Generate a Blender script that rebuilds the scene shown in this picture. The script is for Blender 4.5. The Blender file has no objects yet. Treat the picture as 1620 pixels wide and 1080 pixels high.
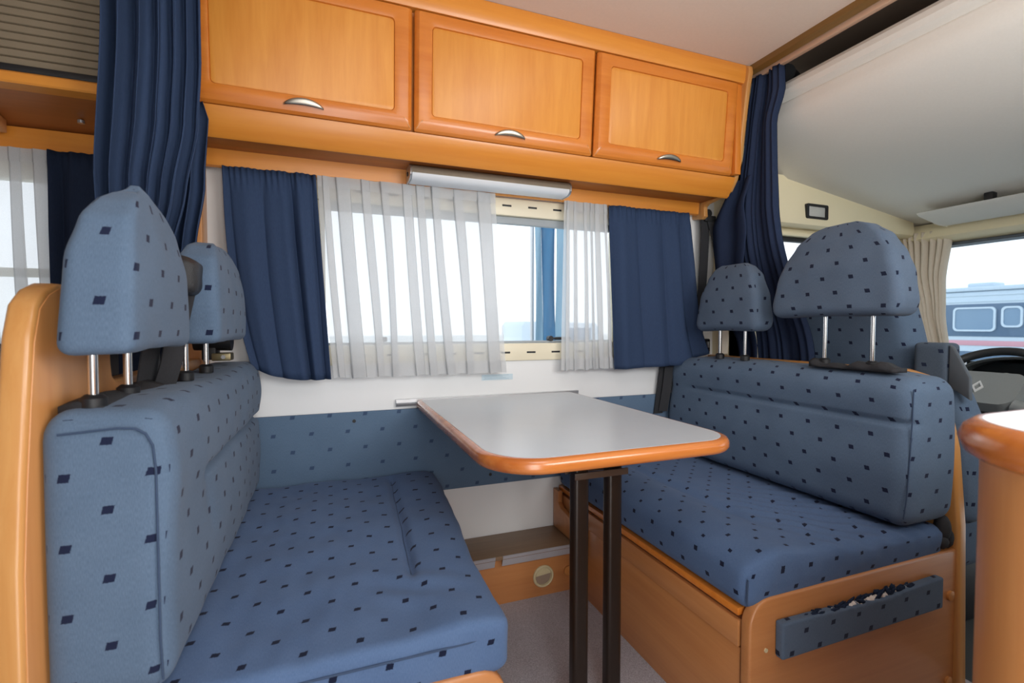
import bpy, bmesh, math, random
import numpy as np
from mathutils import Vector, Matrix
from mathutils import noise as mnoise

random.seed(7)
SC = bpy.context.scene
COL = SC.collection
R = math.radians

# ------------------------------------------------------------------ camera
cam_d = bpy.data.cameras.new('camera')
cam_d.sensor_width = 36.0
cam_d.lens = 767.0 / 1620.0 * 36.0
cam_d.clip_start = 0.02
cam_d.dof.use_dof = True
cam_d.dof.focus_distance = 1.55
cam_d.dof.aperture_fstop = 5.0
cam = bpy.data.objects.new('camera', cam_d)
COL.objects.link(cam)
cam.location = (0, 0, 1.0)
cam.rotation_euler = (R(90 - 1.79), 0, -math.atan2(290, 767))
SC.camera = cam

# ------------------------------------------------------------------ world, lamps, exposure
w = bpy.data.worlds.new('world')
SC.world = w
w.use_nodes = True
nt = w.node_tree
nt.nodes.clear()
tc = nt.nodes.new('ShaderNodeTexCoord')
sx = nt.nodes.new('ShaderNodeSeparateXYZ')
rp = nt.nodes.new('ShaderNodeValToRGB')
rp.color_ramp.elements[0].position = 0.0
rp.color_ramp.elements[0].color = (0.93, 0.96, 1.0, 1)
rp.color_ramp.elements[1].position = 0.8
rp.color_ramp.elements[1].color = (0.80, 0.89, 1.0, 1)
bg = nt.nodes.new('ShaderNodeBackground')
bg.inputs['Strength'].default_value = 1.45
wo = nt.nodes.new('ShaderNodeOutputWorld')
nt.links.new(tc.outputs['Generated'], sx.inputs[0])
nt.links.new(sx.outputs['Z'], rp.inputs[0])
nt.links.new(rp.outputs[0], bg.inputs['Color'])
nt.links.new(bg.outputs[0], wo.inputs[0])


def area(name, loc, target, sx_, sy_, power, col=(1, 1, 1)):
    d = bpy.data.lights.new(name, 'AREA')
    d.shape = 'RECTANGLE'
    d.size, d.size_y, d.energy, d.color = sx_, sy_, power, col
    o = bpy.data.objects.new(name, d)
    COL.objects.link(o)
    o.location = loc
    v = Vector(target) - Vector(loc)
    o.rotation_euler = v.to_track_quat('-Z', 'Y').to_euler()
    return o


# fill lights added at unseen near-side and roof openings, standing in for daylight
area('fill_door', (0.10, -0.37, 0.80), (0.35, 1.2, 0.75), 0.42, 1.5, 7.5, (1.0, 0.975, 0.94))
area('fill_kitchen_window', (1.05, -0.36, 1.42), (0.65, 1.2, 1.6), 0.9, 0.55, 12.5, (1.0, 0.975, 0.94))
area('fill_rooflight', (0.45, 0.25, 2.0), (0.45, 0.4, 0), 0.6, 0.5, 2.5, (1.0, 0.98, 0.96))
# sampling portals (they emit nothing themselves) for the sky seen through the glazed openings
for nm, lc, tg, a_, b_ in (('portal_windscreen', (3.02, 0.6, 1.12), (0.0, 0.6, 1.12), 2.0, 0.75), ('portal_window', (0.555, 1.815, 1.18), (0.555, 0, 1.18), 1.17, 0.54),
                           ('portal_rear_window', (-1.08, 1.815, 1.18), (-1.08, 0, 1.18), 0.7, 0.54), ('portal_cab_window', (2.24, 1.68, 1.19), (2.24, 0, 1.19), 0.8, 0.45),
                           ('portal_passenger_window', (2.24, -0.47, 1.19), (2.24, 2, 1.19), 0.8, 0.45), ('portal_door', (-0.04, -0.47, 0.96), (-0.04, 2, 0.96), 0.74, 1.95),
                           ('portal_kitchen', (1.05, -0.47, 1.43), (1.05, 2, 1.43), 0.92, 0.64), ('portal_roof', (0.45, 0.25, 2.08), (0.45, 0.2501, 0), 0.62, 0.52)):
    area(nm, lc, tg, a_, b_, 1.0).data.cycles.is_portal = True

SC.view_settings.view_transform = 'Standard'
SC.view_settings.look = 'None'
SC.view_settings.gamma = 1.0
SC.view_settings.exposure = 0.35
SC.view_settings.use_curve_mapping = False
SC.cycles.max_bounces = 12
SC.cycles.diffuse_bounces = 5
SC.cycles.glossy_bounces = 4
SC.cycles.transparent_max_bounces = 24
SC.cycles.use_denoising = True
SC.cycles.sample_clamp_indirect = 6.0


# ------------------------------------------------------------------ helpers: colour and materials
def lin(h):
    h = h.lstrip('#')
    out = []
    for i in (0, 2, 4):
        c = int(h[i:i + 2], 16) / 255
        out.append(c / 12.92 if c <= 0.04045 else ((c + 0.055) / 1.055) ** 2.4)
    return tuple(out) + (1,)


def newmat(name):
    m = bpy.data.materials.new(name)
    m.use_nodes = True
    n = m.node_tree
    n.nodes.clear()
    o = n.nodes.new('ShaderNodeOutputMaterial')
    p = n.nodes.new('ShaderNodeBsdfPrincipled')
    n.links.new(p.outputs[0], o.inputs[0])
    return m, n, p, o


def nd(n, t, **kw):
    x = n.nodes.new(t)
    for k, v in kw.items():
        setattr(x, k, v)
    return x


def math_(n, op, a, b=None, c=None):
    x = n.nodes.new('ShaderNodeMath')
    x.operation = op
    for i, v in enumerate((a, b, c)):
        if v is None:
            continue
        if isinstance(v, (int, float)):
            x.inputs[i].default_value = v
        else:
            n.links.new(v, x.inputs[i])
    return x.outputs[0]


def mixc(n, fac, a, b):
    x = n.nodes.new('ShaderNodeMix')
    x.data_type = 'RGBA'
    if isinstance(fac, (int, float)):
        x.inputs[0].default_value = fac
    else:
        n.links.new(fac, x.inputs[0])
    for i, v in ((6, a), (7, b)):
        if isinstance(v, tuple):
            x.inputs[i].default_value = v
        else:
            n.links.new(v, x.inputs[i])
    return x.outputs[2]


def bump(n, p, h, strength, dist):
    b = n.nodes.new('ShaderNodeBump')
    b.inputs['Strength'].default_value = strength
    b.inputs['Distance'].default_value = dist
    n.links.new(h, b.inputs['Height'])
    n.links.new(b.outputs[0], p.inputs['Normal'])


def objcoord(n, scale, jitter=True):
    t = nd(n, 'ShaderNodeTexCoord')
    m = nd(n, 'ShaderNodeMapping')
    m.inputs['Scale'].default_value = scale
    if jitter:
        oi = nd(n, 'ShaderNodeObjectInfo')
        c = nd(n, 'ShaderNodeCombineXYZ')
        k = math_(n, 'MULTIPLY', oi.outputs['Random'], 37.0)
        n.links.new(k, c.inputs[0])
        n.links.new(k, c.inputs[2])
        n.links.new(c.outputs[0], m.inputs['Location'])
    n.links.new(t.outputs['Object'], m.inputs['Vector'])
    return m.outputs[0]


def plain(name, hexc, rough=0.5, metal=0.0, var=0.06, scale=30.0, bmp=0.0, spec=None):
    m, n, p, o = newmat(name)
    v = objcoord(n, (scale,) * 3)
    nz = nd(n, 'ShaderNodeTexNoise')
    nz.inputs['Scale'].default_value = 1.0
    nz.inputs['Detail'].default_value = 3
    n.links.new(v, nz.inputs['Vector'])
    c = lin(hexc)
    lo = tuple(x * (1 - var) for x in c[:3]) + (1,)
    hi = tuple(min(1, x * (1 + var)) for x in c[:3]) + (1,)
    n.links.new(mixc(n, nz.outputs[0], lo, hi), p.inputs['Base Color'])
    p.inputs['Roughness'].default_value = rough
    p.inputs['Metallic'].default_value = metal
    if spec is not None:
        p.inputs['Specular IOR Level'].default_value = spec
    if bmp:
        bump(n, p, nz.outputs[0], bmp, 0.002)
    return m


def wood(name, axis, base, dark, rough=0.32, strength=1.0, coat=0.25):
    """Laminate / oiled wood, grain along the given axis (0,1,2)."""
    m, n, p, o = newmat(name)
    sc = [46.0, 46.0, 46.0]
    sc[axis] = 2.2
    v = objcoord(n, tuple(sc))
    n1 = nd(n, 'ShaderNodeTexNoise')
    n1.inputs['Scale'].default_value = 1.0
    n1.inputs['Detail'].default_value = 6
    n1.inputs['Roughness'].default_value = 0.65
    n1.inputs['Distortion'].default_value = 0.4
    n.links.new(v, n1.inputs['Vector'])
    sc2 = [9.0, 9.0, 9.0]
    sc2[axis] = 0.9
    v2 = objcoord(n, tuple(sc2))
    n2 = nd(n, 'ShaderNodeTexNoise')
    n2.inputs['Scale'].default_value = 1.0
    n2.inputs['Detail'].default_value = 4
    n2.inputs['Distortion'].default_value = 1.2
    n.links.new(v2, n2.inputs['Vector'])
    sc3 = [260.0, 260.0, 260.0]
    sc3[axis] = 30.0
    v3 = objcoord(n, tuple(sc3))
    n3 = nd(n, 'ShaderNodeTexNoise')
    n3.inputs['Scale'].default_value = 1.0
    n.links.new(v3, n3.inputs['Vector'])
    f = math_(n, 'ADD', math_(n, 'MULTIPLY', n1.outputs[0], 0.5), math_(n, 'MULTIPLY', n2.outputs[0], 0.5))
    r = nd(n, 'ShaderNodeMapRange')
    r.inputs['From Min'].default_value = 0.36
    r.inputs['From Max'].default_value = 0.62
    n.links.new(f, r.inputs[0])
    c1 = mixc(n, math_(n, 'MULTIPLY', r.outputs[0], 0.85 * strength), lin(base), lin(dark))
    fl = math_(n, 'GREATER_THAN', n3.outputs[0], 0.66)
    c2 = mixc(n, math_(n, 'MULTIPLY', fl, 0.16), c1, lin(dark))
    n.links.new(c2, p.inputs['Base Color'])
    p.inputs['Roughness'].default_value = rough
    p.inputs['Coat Weight'].default_value = coat
    p.inputs['Coat Roughness'].default_value = 0.22
    bump(n, p, n1.outputs[0], 0.08, 0.001)
    return m


def dotfabric(name, base, base2, dot, a=0.106, dw=0.0066, dh=0.0056, contrast=1.0, off=(0.0, 0.0)):
    """Woven upholstery with a staggered lattice of small dark squares; UV is in metres."""
    m, n, p, o = newmat(name)
    uv = nd(n, 'ShaderNodeUVMap')
    uv.uv_map = 'UVMap'
    s = nd(n, 'ShaderNodeSeparateXYZ')
    n.links.new(uv.outputs[0], s.inputs[0])
    u = math_(n, 'ADD', s.outputs[0], off[0])
    v = math_(n, 'ADD', s.outputs[1], off[1])
    wn = nd(n, 'ShaderNodeTexNoise')
    wn.inputs['Scale'].default_value = 700
    n.links.new(uv.outputs[0], wn.inputs['Vector'])
    wob = math_(n, 'MULTIPLY', math_(n, 'SUBTRACT', wn.outputs[0], 0.5), 0.0035)
    masks = []
    for sh in (0.0, 0.5):
        du = math_(n, 'SUBTRACT', math_(n, 'FRACT', math_(n, 'ADD', math_(n, 'DIVIDE', u, a), sh)), 0.5)
        dv = math_(n, 'SUBTRACT', math_(n, 'FRACT', math_(n, 'ADD', math_(n, 'DIVIDE', v, a), sh)), 0.5)
        du = math_(n, 'ADD', math_(n, 'MULTIPLY', du, a), wob)
        dv = math_(n, 'ADD', math_(n, 'MULTIPLY', dv, a), wob)
        du = math_(n, 'SUBTRACT', du, math_(n, 'MULTIPLY', dv, 0.22))
        masks.append(math_(n, 'MULTIPLY', math_(n, 'LESS_THAN', math_(n, 'ABSOLUTE', du), dw),
                           math_(n, 'LESS_THAN', math_(n, 'ABSOLUTE', dv), dh)))
    mask = math_(n, 'MAXIMUM', masks[0], masks[1])
    mp = nd(n, 'ShaderNodeMapping')
    mp.inputs['Scale'].default_value = (900, 160, 1)
    n.links.new(uv.outputs[0], mp.inputs[0])
    weave = nd(n, 'ShaderNodeTexNoise')
    weave.inputs['Scale'].default_value = 1
    weave.inputs['Detail'].default_value = 2
    n.links.new(mp.outputs[0], weave.inputs['Vector'])
    big = nd(n, 'ShaderNodeTexNoise')
    big.inputs['Scale'].default_value = 9
    big.inputs['Detail'].default_value = 3
    n.links.new(uv.outputs[0], big.inputs['Vector'])
    f = math_(n, 'ADD', math_(n, 'MULTIPLY', weave.outputs[0], 0.65), math_(n, 'MULTIPLY', big.outputs[0], 0.35))
    r = nd(n, 'ShaderNodeMapRange')
    r.inputs['From Min'].default_value = 0.3
    r.inputs['From Max'].default_value = 0.7
    n.links.new(f, r.inputs[0])
    c = mixc(n, r.outputs[0], lin(base), lin(base2))
    c = mixc(n, math_(n, 'MULTIPLY', mask, contrast), c, lin(dot))
    n.links.new(c, p.inputs['Base Color'])
    p.inputs['Roughness'].default_value = 0.92
    p.inputs['Sheen Weight'].default_value = 0.06
    p.inputs['Sheen Roughness'].default_value = 0.5
    p.inputs['Specular IOR Level'].default_value = 0.15
    bump(n, p, weave.outputs[0], 0.25, 0.0012)
    return m


def cloth(name, c1, c2, transl=0.12):
    m, n, p, o = newmat(name)
    v = objcoord(n, (420, 420, 90))
    nz = nd(n, 'ShaderNodeTexNoise')
    nz.inputs['Scale'].default_value = 1
    nz.inputs['Detail'].default_value = 2
    n.links.new(v, nz.inputs['Vector'])
    c = mixc(n, nz.outputs[0], lin(c1), lin(c2))
    n.links.new(c, p.inputs['Base Color'])
    p.inputs['Roughness'].default_value = 0.9
    p.inputs['Specular IOR Level'].default_value = 0.05
    bump(n, p, nz.outputs[0], 0.15, 0.001)
    t = nd(n, 'ShaderNodeBsdfTranslucent')
    n.links.new(c, t.inputs[0])
    mx = nd(n, 'ShaderNodeMixShader')
    mx.inputs[0].default_value = transl
    n.links.new(p.outputs[0], mx.inputs[1])
    n.links.new(t.outputs[0], mx.inputs[2])
    n.links.new(mx.outputs[0], o.inputs[0])
    return m


def sheer(name, cov=0.5):
    m, n, p, o = newmat(name)
    n.nodes.remove(p)
    v = objcoord(n, (900, 900, 900))
    nz = nd(n, 'ShaderNodeTexNoise')
    nz.inputs['Scale'].default_value = 1
    n.links.new(v, nz.inputs['Vector'])
    d = nd(n, 'ShaderNodeBsdfDiffuse')
    d.inputs[0].default_value = (0.78, 0.79, 0.80, 1)
    t = nd(n, 'ShaderNodeBsdfTranslucent')
    t.inputs[0].default_value = (0.72, 0.74, 0.76, 1)
    a = nd(n, 'ShaderNodeAddShader')
    mm = nd(n, 'ShaderNodeMixShader')
    mm.inputs[0].default_value = 0.42
    n.links.new(d.outputs[0], mm.inputs[1])
    n.links.new(t.outputs[0], mm.inputs[2])
    tr = nd(n, 'ShaderNodeBsdfTransparent')
    mx = nd(n, 'ShaderNodeMixShader')
    f = math_(n, 'ADD', math_(n, 'MULTIPLY', nz.outputs[0], 0.2), cov - 0.1)
    n.links.new(f, mx.inputs[0])
    n.links.new(tr.outputs[0], mx.inputs[1])
    n.links.new(mm.outputs[0], mx.inputs[2])
    n.links.new(mx.outputs[0], o.inputs[0])
    n.nodes.remove(a)
    return m


def glass(name, tint=(0.95, 0.97, 0.98, 1), refl=1.45):
    m, n, p, o = newmat(name)
    n.nodes.remove(p)
    tr = nd(n, 'ShaderNodeBsdfTransparent')
    tr.inputs[0].default_value = tint
    gl = nd(n, 'ShaderNodeBsdfGlossy')
    gl.inputs['Roughness'].default_value = 0.02
    fr = nd(n, 'ShaderNodeLayerWeight')
    fr.inputs[0].default_value = 0.5
    mx = nd(n, 'ShaderNodeMixShader')
    n.links.new(math_(n, 'ADD', math_(n, 'MULTIPLY', math_(n, 'POWER', fr.outputs['Facing'], 4.0), 0.6), 0.03), mx.inputs[0])
    n.links.new(tr.outputs[0], mx.inputs[1])
    n.links.new(gl.outputs[0], mx.inputs[2])
    n.links.new(mx.outputs[0], o.inputs[0])
    return m


def perforated(name):
    m, n, p, o = newmat(name)
    t = nd(n, 'ShaderNodeTexCoord')
    mp = nd(n, 'ShaderNodeMapping')
    mp.inputs['Scale'].default_value = (170, 170, 170)
    n.links.new(t.outputs['Object'], mp.inputs[0])
    vo = nd(n, 'ShaderNodeTexVoronoi')
    vo.inputs['Scale'].default_value = 1
    vo.inputs['Randomness'].default_value = 0.15
    n.links.new(mp.outputs[0], vo.inputs['Vector'])
    f = math_(n, 'LESS_THAN', vo.outputs['Distance'], 0.3)
    n.links.new(mixc(n, f, lin('#988d7c'), lin('#554d44')), p.inputs['Base Color'])
    p.inputs['Metallic'].default_value = 0.25
    p.inputs['Roughness'].default_value = 0.42
    return m


def carpet(name):
    m, n, p, o = newmat(name)
    v = objcoord(n, (420, 420, 420), False)
    nz = nd(n, 'ShaderNodeTexNoise')
    nz.inputs['Scale'].default_value = 1
    nz.inputs['Detail'].default_value = 3
    n.links.new(v, nz.inputs['Vector'])
    v2 = objcoord(n, (5, 5, 5), False)
    n2 = nd(n, 'ShaderNodeTexNoise')
    n2.inputs['Scale'].default_value = 1
    n.links.new(v2, n2.inputs['Vector'])
    r = nd(n, 'ShaderNodeMapRange')
    r.inputs['From Min'].default_value = 0.35
    r.inputs['From Max'].default_value = 0.65
    n.links.new(nz.outputs[0], r.inputs[0])
    c = mixc(n, r.outputs[0], lin('#a5a2a8'), lin('#d4d1d8'))
    c = mixc(n, math_(n, 'MULTIPLY', n2.outputs[0], 0.35), c, lin('#9a9296'))
    n.links.new(c, p.inputs['Base Color'])
    p.inputs['Roughness'].default_value = 0.95
    bump(n, p, nz.outputs[0], 0.8, 0.004)
    return m


M = {}
M['panel'] = wood('door_panel_wood', 2, '#e39a42', '#d28430', 0.45, 1.0, 0.06)
M['frame'] = wood('frame_wood', 0, '#d98434', '#c66d24', 0.27, 0.9, 0.3)
M['frame_z'] = wood('frame_wood_upright', 2, '#d98434', '#c66d24', 0.27, 0.9, 0.3)
M['rail'] = wood('rail_wood', 0, '#df933a', '#ce7b28', 0.34, 0.8)
M['board'] = wood('board_wood', 2, '#cf9258', '#c07e44', 0.38, 0.8)
M['board_x'] = wood('board_wood_lengthwise', 0, '#c28450', '#af7040', 0.38, 0.9)
M['board_y'] = wood('board_wood_crosswise', 1, '#c28450', '#af7040', 0.38, 0.9)
M['edge'] = wood('solid_edge_wood', 2, '#cf9a5c', '#bd7f40', 0.32, 1.0, 0.25)
M['nosing'] = wood('table_edge_wood', 0, '#c97b3c', '#a9581f', 0.22, 1.0, 0.6)
M['dark_wood'] = wood('shelf_wood', 0, '#8f7358', '#7a6048', 0.45, 1.0, 0.05)
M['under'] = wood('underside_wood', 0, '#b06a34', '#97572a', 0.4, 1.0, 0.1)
M['trim_brown'] = wood('ceiling_strip_wood', 1, '#86622f', '#6d4d22', 0.4, 1.0, 0.1)
M['trim_pale'] = plain('pale_track', '#d3b096', 0.5)
M['groove'] = plain('dark_groove_wood', '#6b3a1a', 0.6)
M['fabric'] = dotfabric('dotted_blue_fabric', '#4f6177', '#60738a', '#1a2139', a=0.094)
M['fabric_seat'] = dotfabric('dotted_blue_seat_fabric', '#4a6083', '#586e90', '#131a30', a=0.088, dw=0.006, dh=0.005)
M['fabric_grey'] = dotfabric('dotted_grey_blue_fabric', '#4d5c6f', '#5b6a7e', '#181f33', a=0.088)
M['fabric_wall'] = dotfabric('dotted_wall_fabric', '#566b83', '#627890', '#30415f', a=0.116, dw=0.0068, dh=0.0058, contrast=0.75)
M['fabric_dark'] = dotfabric('dotted_dark_fabric', '#4a5664', '#566271', '#232c42', a=0.088)
M['seam'] = plain('seam_thread', '#34455f', 0.9)
M['navy'] = cloth('navy_curtain_cloth', '#33425e', '#3d4d6a', 0.10)
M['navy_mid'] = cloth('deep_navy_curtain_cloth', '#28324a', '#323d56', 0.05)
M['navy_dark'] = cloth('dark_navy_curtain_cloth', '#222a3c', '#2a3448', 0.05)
M['beige'] = cloth('beige_curtain_cloth', '#d2c6b4', '#ddd2c2', 0.12)
M['sheer'] = sheer('white_sheer_cloth', 0.62)
M['wall'] = plain('white_wall_laminate', '#e4e5e5', 0.45, 0, 0.02, 6)
M['cream'] = plain('cream_plastic', '#e4d9b8', 0.45, 0, 0.02, 10)
M['cream_w'] = plain('window_frame_plastic', '#e6ddc4', 0.4, 0, 0.02, 10)
M['ceil'] = plain('ceiling_cloth', '#dfcdbf', 0.9, 0, 0.04, 120, 0.1)
M['cabceil'] = plain('cab_headliner_cloth', '#dedbd4', 0.9, 0, 0.03, 150, 0.1)
M['grey_trim'] = plain('grey_plastic', '#4a5057', 0.5)
M['blindbar'] = plain('grey_blind_bar', '#9aa1a6', 0.5)
M['black'] = plain('black_plastic', '#17171a', 0.5, 0, 0.1, 200, 0.2)
M['blackcloth'] = plain('black_webbing', '#26272b', 0.8, 0, 0.25, 300, 0.3)
M['blackrub'] = plain('textured_black_plastic', '#26272a', 0.45, 0, 0.3, 600, 0.6)
M['brown_metal'] = plain('dark_brown_painted_metal', '#2a201a', 0.32, 0.3, 0.08, 60)
M['chrome'] = plain('chrome', '#d8d8d8', 0.16, 1.0, 0.02)
M['nickel'] = plain('satin_nickel', '#b5ada0', 0.33, 1.0, 0.04, 200)
M['alu'] = plain('aluminium', '#c3c5c8', 0.35, 0.9, 0.03, 90)
M['lipgrey'] = plain('silver_lip', '#b9b7bc', 0.4, 0.2)
M['brass'] = plain('brass_plate', '#8f8466', 0.45, 0.9)
M['perf'] = perforated('perforated_metal')
M['diffuser'] = plain('white_lamp_diffuser', '#dfe3e8', 0.35, 0, 0.01)
M['lens'] = plain('lamp_lens', '#b9bab6', 0.2, 0, 0.15, 250, 0.3)
M['table'] = plain('pale_grey_table_laminate', '#bcc2c7', 0.28, 0, 0.03, 18)
M['worktop'] = plain('white_worktop', '#f0f1f2', 0.25, 0, 0.01)
M['shutter'] = plain('taupe_slat', '#847763', 0.5, 0, 0.04, 40)
M['glass'] = glass('window_glass')
M['screen_glass'] = glass('windscreen_glass', (0.86, 0.92, 0.96, 1))
M['carpet'] = carpet('mauve_grey_carpet')
M['ivory'] = plain('ivory_plastic', '#cdbf98', 0.4)
M['woodplug'] = plain('wood_plug', '#bf8146', 0.4)
M['stuffing'] = plain('white_wadding', '#d9d2cc', 0.95, 0, 0.15, 300, 0.5)
M['dash'] = plain('dashboard_plastic', '#4c5152', 0.55, 0, 0.1, 300, 0.2)
M['dashblack'] = plain('cluster_black', '#0f1113', 0.35)
M['rim'] = plain('steering_leather', '#2d3032', 0.4, 0, 0.1, 400, 0.2)
M['pad'] = plain('steering_pad_grey', '#868c8c', 0.5, 0, 0.08, 400, 0.2)
M['mark'] = plain('gauge_mark', '#d5d8d8', 0.5)
M['paper'] = plain('white_paper', '#efefec', 0.7)
M['darkvoid'] = plain('dark_lining', '#94806f', 0.9)
M['tape'] = plain('brown_tape', '#4a382c', 0.4)
M['sticker'] = plain('pale_blue_sticker', '#c4d5de', 0.4)
M['stickerline'] = plain('grey_print', '#9fb4c0', 0.5)
M['ground'] = plain('pale_gravel', '#d6d8d4', 0.95, 0, 0.1, 3)
M['vanwhite'] = plain('white_vehicle_paint', '#c9d4dd', 0.35)
M['vanblue'] = plain('grey_blue_vehicle_band', '#5a6f86', 0.3)
M['vanglass'] = plain('dark_vehicle_window', '#7d95ab', 0.15)
M['vanred'] = plain('red_stripe', '#d59aa2', 0.4)
M['blueflag'] = cloth('blue_banner_cloth', '#4f7fa6', '#5c8bb0', 0.2)
M['paleflag'] = cloth('pale_blue_banner_cloth', '#9dbccf', '#abc8d8', 0.3)
M['green'] = plain('hedge_leaves', '#7f9a70', 0.9, 0, 0.3, 15)


# ------------------------------------------------------------------ helpers: objects and meshes
def thing(name, label, cat, loc=(0, 0, 0), group=None):
    o = bpy.data.objects.new(name, None)
    o.empty_display_size = 0.05
    COL.objects.link(o)
    o.location = loc
    o['label'] = label
    o['category'] = cat
    if group:
        o['group'] = group
    return o


def tag(o, label, cat, group=None):
    o['label'] = label
    o['category'] = cat
    if group:
        o['group'] = group
    return o


def structure(o):
    o['kind'] = 'structure'
    return o


def wloc(o):
    v = Vector((0, 0, 0))
    while o is not None:
        v = v + o.location
        o = o.parent
    return v


def uvbox(bm):
    uvl = bm.loops.layers.uv.get('UVMap') or bm.loops.layers.uv.new('UVMap')
    for f in bm.faces:
        n = f.normal
        ax = max(range(3), key=lambda i: abs(n[i]))
        i, j = ((1, 2), (0, 2), (0, 1))[ax]
        for l in f.loops:
            l[uvl].uv = (l.vert.co[i], l.vert.co[j])


def finish(name, bm, mat, parent=None, smooth=False, uv=True, angle=None):
    """Link a bmesh (in world coordinates) as one object whose origin is its own centre."""
    bm.normal_update()
    if uv:
        uvbox(bm)
    if len(bm.verts):
        lo = Vector([min(v.co[i] for v in bm.verts) for i in range(3)])
        hi = Vector([max(v.co[i] for v in bm.verts) for i in range(3)])
        c = (lo + hi) / 2
    else:
        c = Vector((0, 0, 0))
    bmesh.ops.translate(bm, verts=bm.verts, vec=-c)
    me = bpy.data.meshes.new(name)
    bm.to_mesh(me)
    bm.free()
    me.materials.append(M[mat] if isinstance(mat, str) else mat)
    if smooth or angle:
        for p in me.polygons:
            p.use_smooth = True
        if angle:
            me.set_sharp_from_angle(angle=R(angle))
    o = bpy.data.objects.new(name, me)
    COL.objects.link(o)
    if parent is not None:
        o.parent = parent
        o.location = c - wloc(parent)
    else:
        o.location = c
    return o


def add_box(bm, lo, hi, bev=0.0, seg=2):
    r = bmesh.ops.create_cube(bm, size=1.0)
    vs = r['verts']
    for v in vs:
        for i in range(3):
            v.co[i] = lo[i] if v.co[i] < 0 else hi[i]
    if bev > 0:
        es = list({e for v in vs for e in v.link_edges})
        bmesh.ops.bevel(bm, geom=es, offset=bev, segments=seg, profile=0.5, affect='EDGES')


def box(name, lo, hi, mat, parent=None, bev=0.002, seg=2):
    bm = bmesh.new()
    add_box(bm, lo, hi, bev, seg)
    return finish(name, bm, mat, parent, angle=40 if bev else None)


def boxes(name, lst, mat, parent=None, bev=0.0):
    bm = bmesh.new()
    for lo, hi in lst:
        add_box(bm, lo, hi, bev)
    return finish(name, bm, mat, parent)


def add_prism(bm, poly, axis, a, b, bev=0.0, seg=2):
    """Extrude a 2-D polygon (the two axes other than `axis`, in order) from a to b."""
    def P(p, t):
        q = list(p)
        q.insert(axis, t)
        return q
    va = [bm.verts.new(P(p, a)) for p in poly]
    vb = [bm.verts.new(P(p, b)) for p in poly]
    fs = [bm.faces.new(va), bm.faces.new(vb[::-1])]
    k = len(poly)
    for i in range(k):
        j = (i + 1) % k
        fs.append(bm.faces.new((va[j], va[i], vb[i], vb[j])))
    bmesh.ops.recalc_face_normals(bm, faces=fs)
    if bev > 0:
        es = [e for e in bm.edges if (e.verts[0] in va and e.verts[1] in va) or (e.verts[0] in vb and e.verts[1] in vb)]
        bmesh.ops.bevel(bm, geom=es, offset=bev, segments=seg, profile=0.5, affect='EDGES')


def prism(name, poly, axis, a, b, mat, parent=None, bev=0.0, seg=2, angle=35):
    bm = bmesh.new()
    add_prism(bm, poly, axis, a, b, bev, seg)
    return finish(name, bm, mat, parent, angle=angle)


def rrect(x0, x1, y0, y1, r, seg=6):
    pts = []
    rs = r if isinstance(r, (tuple, list)) else (r,) * 4
    for (cx, cy, a0, rr) in ((x1 - rs[0], y0 + rs[0], -90, rs[0]), (x1 - rs[1], y1 - rs[1], 0, rs[1]),
                             (x0 + rs[2], y1 - rs[2], 90, rs[2]), (x0 + rs[3], y0 + rs[3], 180, rs[3])):
        for k in range(seg + 1):
            t = R(a0 + 90 * k / seg)
            pts.append((cx + rr * math.cos(t), cy + rr * math.sin(t)))
    return pts


def add_loops(bm, loops, cap0=False, cap1=False, closed=False):
    """Skin a list of equal-length closed vertex loops."""
    L = [[bm.verts.new(p) for p in lp] for lp in loops]
    k = len(L[0])
    rng = range(len(L)) if closed else range(len(L) - 1)
    fs = []
    for i in rng:
        A, B = L[i], L[(i + 1) % len(L)]
        for j in range(k):
            q = (j + 1) % k
            fs.append(bm.faces.new((A[j], A[q], B[q], B[j])))
    if cap0:
        fs.append(bm.faces.new(L[0][::-1]))
    if cap1:
        fs.append(bm.faces.new(L[-1]))
    bmesh.ops.recalc_face_normals(bm, faces=fs)


def add_tube(bm, pts, r, seg=10, flat=None, cap=True):
    """Sweep a circle (or a flat strap section (w, h)) along points."""
    pts = [Vector(p) for p in pts]
    loops = []
    ref = Vector((0, 0, 1))
    prev = None
    for i, p in enumerate(pts):
        t = (pts[min(i + 1, len(pts) - 1)] - pts[max(i - 1, 0)]).normalized()
        if prev is None:
            u = t.cross(ref)
            if u.length < 1e-3:
                u = t.cross(Vector((0, 1, 0)))
            u.normalize()
        else:
            u = (prev - t * prev.dot(t)).normalized()
        prev = u
        v = t.cross(u).normalized()
        rr = r[i] if isinstance(r, (list, tuple)) else r
        lp = []
        for k in range(seg):
            a = 2 * math.pi * k / seg
            lp.append(p + u * rr * math.cos(a) + v * rr * math.sin(a))
        loops.append(lp)
    add_loops(bm, loops, cap, cap)


def tube(name, pts, r, mat, parent=None, seg=10):
    bm = bmesh.new()
    add_tube(bm, pts, r, seg)
    return finish(name, bm, mat, parent, angle=50)


def strap(name, pts, widthdir, wid, th, mat, parent=None):
    """A flat belt: rectangular section swept along points, its width along widthdir."""
    bm = bmesh.new()
    loops = []
    W = Vector(widthdir).normalized()
    pts = [Vector(p) for p in pts]
    for i, p in enumerate(pts):
        t = (pts[min(i + 1, len(pts) - 1)] - pts[max(i - 1, 0)]).normalized()
        n = t.cross(W).normalized()
        loops.append([p + W * wid / 2 + n * th / 2, p - W * wid / 2 + n * th / 2,
                      p - W * wid / 2 - n * th / 2, p + W * wid / 2 - n * th / 2])
    add_loops(bm, loops, True, True)
    return finish(name, bm, mat, parent, angle=40)


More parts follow.
